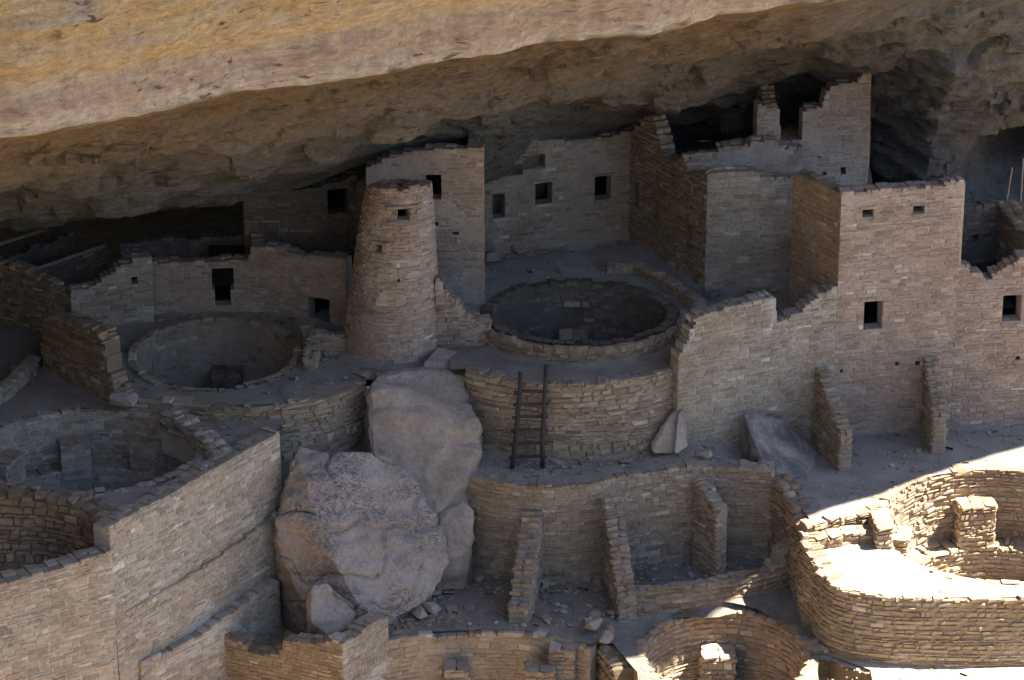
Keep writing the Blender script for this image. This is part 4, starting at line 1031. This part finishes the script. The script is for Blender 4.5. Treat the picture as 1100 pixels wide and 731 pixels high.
# slab propped on the spur wall
sl = (0.421, -6.324, -4.6)
rock_at('propped_slab', (sl[0], sl[1], sl[2] + .02), .34, .10, .78, 'small flat slab propped against the leaning spur wall', 'slab', seed=21, rot=(-12, -24, 10))
for k, (p, s, lab) in enumerate((
    ((0.489, -6.723, -4.6), .16, 'fist sized pale stone at the foot of the propped slab'),
    ((-2.577, -6.223, -4.6), .42, 'pale block under the lip of the scratched boulder'),
    ((-2.278, -6.921, -4.6), .45, 'rounded stone in front of the scratched boulder, nearest the pit'),
    ((-2.005, -6.673, -4.6), .5, 'flat stone lying right of the scratched boulder foot'),
    ((-1.885, -5.718, -4.6), .25, 'small pale stone where the scratched boulder meets the retaining wall'),
    ((2.072, -7.697, -4.5), .5, 'largest loose stone on top of the broken brown wall end'),
    ((2.337, -8.188, -4.6), .42, 'loose stone just below the largest one on the broken brown wall end'),
    ((4.957, -3.159, -1.95), .42, 'thin flat stone lying on the ledge left of the stained boulder'),
    ((0.155, 4.751, 0.6), .5, 'flat stone lying at the foot of the plaza back wall'),
    ((0.518, 5.318, 0.6), .45, 'squared stone leaning at the plaza back wall under its middle window'),
    ((-0.563, 4.122, 0.6), .6, 'long loose stone in the left corner of the plaza'),
    ((-9.748, -3.73, -0.25), .7, 'flat topped rock at the corner of the upper left kiva court'),
    ((-12.855, -1.317, -0.35), .4, 'dark loose stone on the court at the left edge'),
    ((8.24, -7.985, -5.1), .35, 'pale stone lying in the sun beside the wall end at the bottom kiva'),
    ((8.808, -8.508, -5.1), .3, 'small pale stone lying in the sun under the big curved wall'),
    ((9.131, -0.199, 4.3), .0, ''),
    ((6.461, -3.29, -2.1), .35, 'broken stone at the lower left foot of the stained boulder'),
    ((4.394, -6.419, -4.55), .0, ''),
    ((6.085, -5.747, -4.85), .32, 'sunlit stone on the rim between the bay wall and the bottom kiva'))):
    if s: rock_at('loose_stone', (p[0], p[1], p[2] + s * .15), s, s * .7, s * .45, lab, 'stone', seed=60 + k, rot=(U(-8, 8), U(-8, 8), U(0, 180)), group='loose stones')

# ladder
T = thing('ladder', 'dark wooden pole ladder leaning on the curved retaining wall', 'ladder', (0.381, -3.775, -1.95))
tl = Vector(T.location)
pa0, pa1 = Vector((0.024, -3.775, -1.95)), Vector((0.212, -3.55, 0.624))
pb0, pb1 = Vector((0.761, -3.775, -1.95)), Vector((0.848, -3.45, 0.761))
for a, b in ((pa0, pa1), (pb0, pb1)):
    V, F = [], []; tube(V, F, tuple(a - tl), tuple(b - tl), .066, .056, 10, .07)
    mesh_obj('rail', V, F, M['ladder'], T, smooth=True)
for py in (421, 434.5, 448, 462, 476.5, 491):
    ta = (503 - py) / 103.0; tb = (503 - py) / 110.0
    a, b = pa0.lerp(pa1, ta), pb0.lerp(pb1, tb); d = (b - a).normalized() * .12
    V, F = [], []; tube(V, F, tuple(a - d - tl), tuple(b + d - tl), .043, .04, 8, .05)
    mesh_obj('rung', V, F, M['ladder'], T, smooth=True)
# poles far right
for k, (a, b, lab) in enumerate((((13.792, 6.0, 1.672), (13.921, 6.2, 2.592), 'thin pole standing in the dark rock hollow at the right edge'), ((14.099, 5.5, 1.831), (14.114, 5.6, 3.083), 'second thin pole at the very right edge of the rock hollow'))):
    V, F = [], []; tube(V, F, (0, 0, 0), tuple(Vector(b) - Vector(a)), .035, .03, 8, .02)
    o = mesh_obj('standing_pole', V, F, M['pole'], smooth=True); o.location = a; tag(o, lab, 'pole', 'poles in the rock hollow')

# earth banked against the feet of walls
def bank(path, z, w=.32, h=.13, mk='earth'):
    V, F = [], []
    q = []
    for (x0, y0), (x1, y1) in zip(path, path[1:]):
        L = math.hypot(x1 - x0, y1 - y0); m = max(1, int(L / .16)); nx, ny = (y1 - y0) / L, -(x1 - x0) / L
        q += [(x0 + (x1 - x0) * i / m, y0 + (y1 - y0) * i / m, nx, ny) for i in range(m)]
    q.append((path[-1][0], path[-1][1], nx, ny))
    for x, y, nx, ny in q:
        zz = z(x, y) if callable(z) else z
        k = .55 + .9 * noise.noise(Vector((x * 1.3, y * 1.3, 2))) + .4 * noise.noise(Vector((x * 4, y * 4, 7)))
        k = max(.08, k)
        for u, v in ((-.08, 1.0), (.10, .62), (.45, .22), (1.0, -.25)):
            V.append((x + nx * u * w * (0.5 + k * .6), y + ny * u * w * (0.5 + k * .6), zz + h * v * k + .012 * noise.noise(Vector((x * 7, y * 7, u * 3)))))
    n = 4
    for i in range(len(q) - 1):
        for j in range(n - 1): F.append((i * n + j, i * n + j + 1, (i + 1) * n + j + 1, (i + 1) * n + j))
    o = structure(mesh_obj('earth_bank', V, F, M[mk], smooth=True))
for pp, z, mk in ((facade_l, terrace_z, 'paved'), (tower_f, terrace_z, 'paved'), (facade_r, terrace_z, 'paved'), (ladder_path, terrace_z, 'earth'), (lowret_path, gz, 'gravel'), (bw, .6, 'plaza'), (mf, .55, 'plaza'),
                  (row_path, 0.0, 'earth'), (lc_path, 0.0, 'earth'), (bay_path, -4.84, 'gravel'), (brown_path, lev - .02, 'earth'), (rt_path, 0.0, 'earth'), (ms, .55, 'plaza'), (big_path, -5.0, 'lit'), (kc_out, .15, 'earth')):
    bank(pp, z, mk=mk)
# rubble and pebbles lying about
def scatter(name, label, areas, mk, size):
    V, F = [], []
    for (poly, z, n) in areas:
        xs = [p[0] for p in poly]; ys = [p[1] for p in poly]
        for _ in range(n):
            q = (U(min(xs), max(xs)), U(min(ys), max(ys)))
            if not inside(q, poly) or any(((q[0] - k[0]) / (k[2] + .3)) ** 2 + ((q[1] - k[1]) / (k[3] + .3)) ** 2 < 1 for k in (KC, KU, KL, KB, KR)): continue
            s = size * (0.3 + 1.2 * R() ** 2 + (2.2 * R() if R() < .05 else 0))
            v, f = STONES[True][random.randrange(12)]
            m = Matrix.Translation((q[0], q[1], (z(*q) if callable(z) else z) + s * .12)) @ Matrix.Rotation(U(0, 6.3), 4, 'Z') @ Matrix.Rotation(U(-.3, .3), 4, 'X') @ Matrix.Diagonal((s, s * U(.5, .9), s * U(.3, .6), 1))
            k = len(V); V += [tuple(m @ Vector(p)) for p in v]; F += [tuple(i + k for i in g) for g in f]
    o = mesh_obj(name, V, F, M[mk]); o['kind'] = 'stuff'; o['label'] = label; o['category'] = 'rubble'
scatter('rubble', 'small stones and gravel scattered over the courts', [
    ([(-3.4, -7.4), (-3.4, -5.2), (7.0, -4.4), (6.0, -6.0), (3.0, -6.2), (2.2, -7.4)], gz, 1500),
    ([(-3.6, -7.6), (-3.6, -5.4), (-2.0, -5.2), (-1.2, -7.2)], gz, 500),
    ([(6.6, -9), (6.9, -6.6), (7.3, -6.8), (7.6, -9)], -4.9, 60),
    ([(7.6, -9.2), (16, -10), (16, -12), (7.4, -12)], -4.98, 300),
    ([(0, -2.6), (4.4, -2.4), (6.6, -3.6), (5.0, -3.2), (0, -4.6)], terrace_z, 420),
    ([(7.2, -1.2), (13.6, -.2), (13.6, -1.8), (8.0, -4.6)], terrace_z, 260),
    ([(-12, -3.0), (-6, -4.4), (-6, -5.6), (-8.0, -6.0)], lev, 200),
    ([(-9.8, -3.2), (-5, -3.6), (-3, -2), (-5, 1), (-9.6, 1)], 0.0, 420),
    ([(-.6, 2.9), (4.8, 3.0), (3.4, 5.4), (-.6, 4.9)], .55, 160)]
    + [([(x0 - .05, y0 - .45), (x1 + .05, y1 - .45), (x1, y1 + .02), (x0, y0 + .02)], z, int(40 * math.hypot(x1 - x0, y1 - y0))) for pp, z in ((facade_l, terrace_z), (tower_f, terrace_z), (facade_r, terrace_z), (ladder_path, terrace_z), (lowret_path, gz), (bw, .6), (row_path, 0.0), (mf, .55), (big_path, -5.0)) for (x0, y0), (x1, y1) in zip(pp, pp[1:]) if x1 > x0], 'tan', .09)
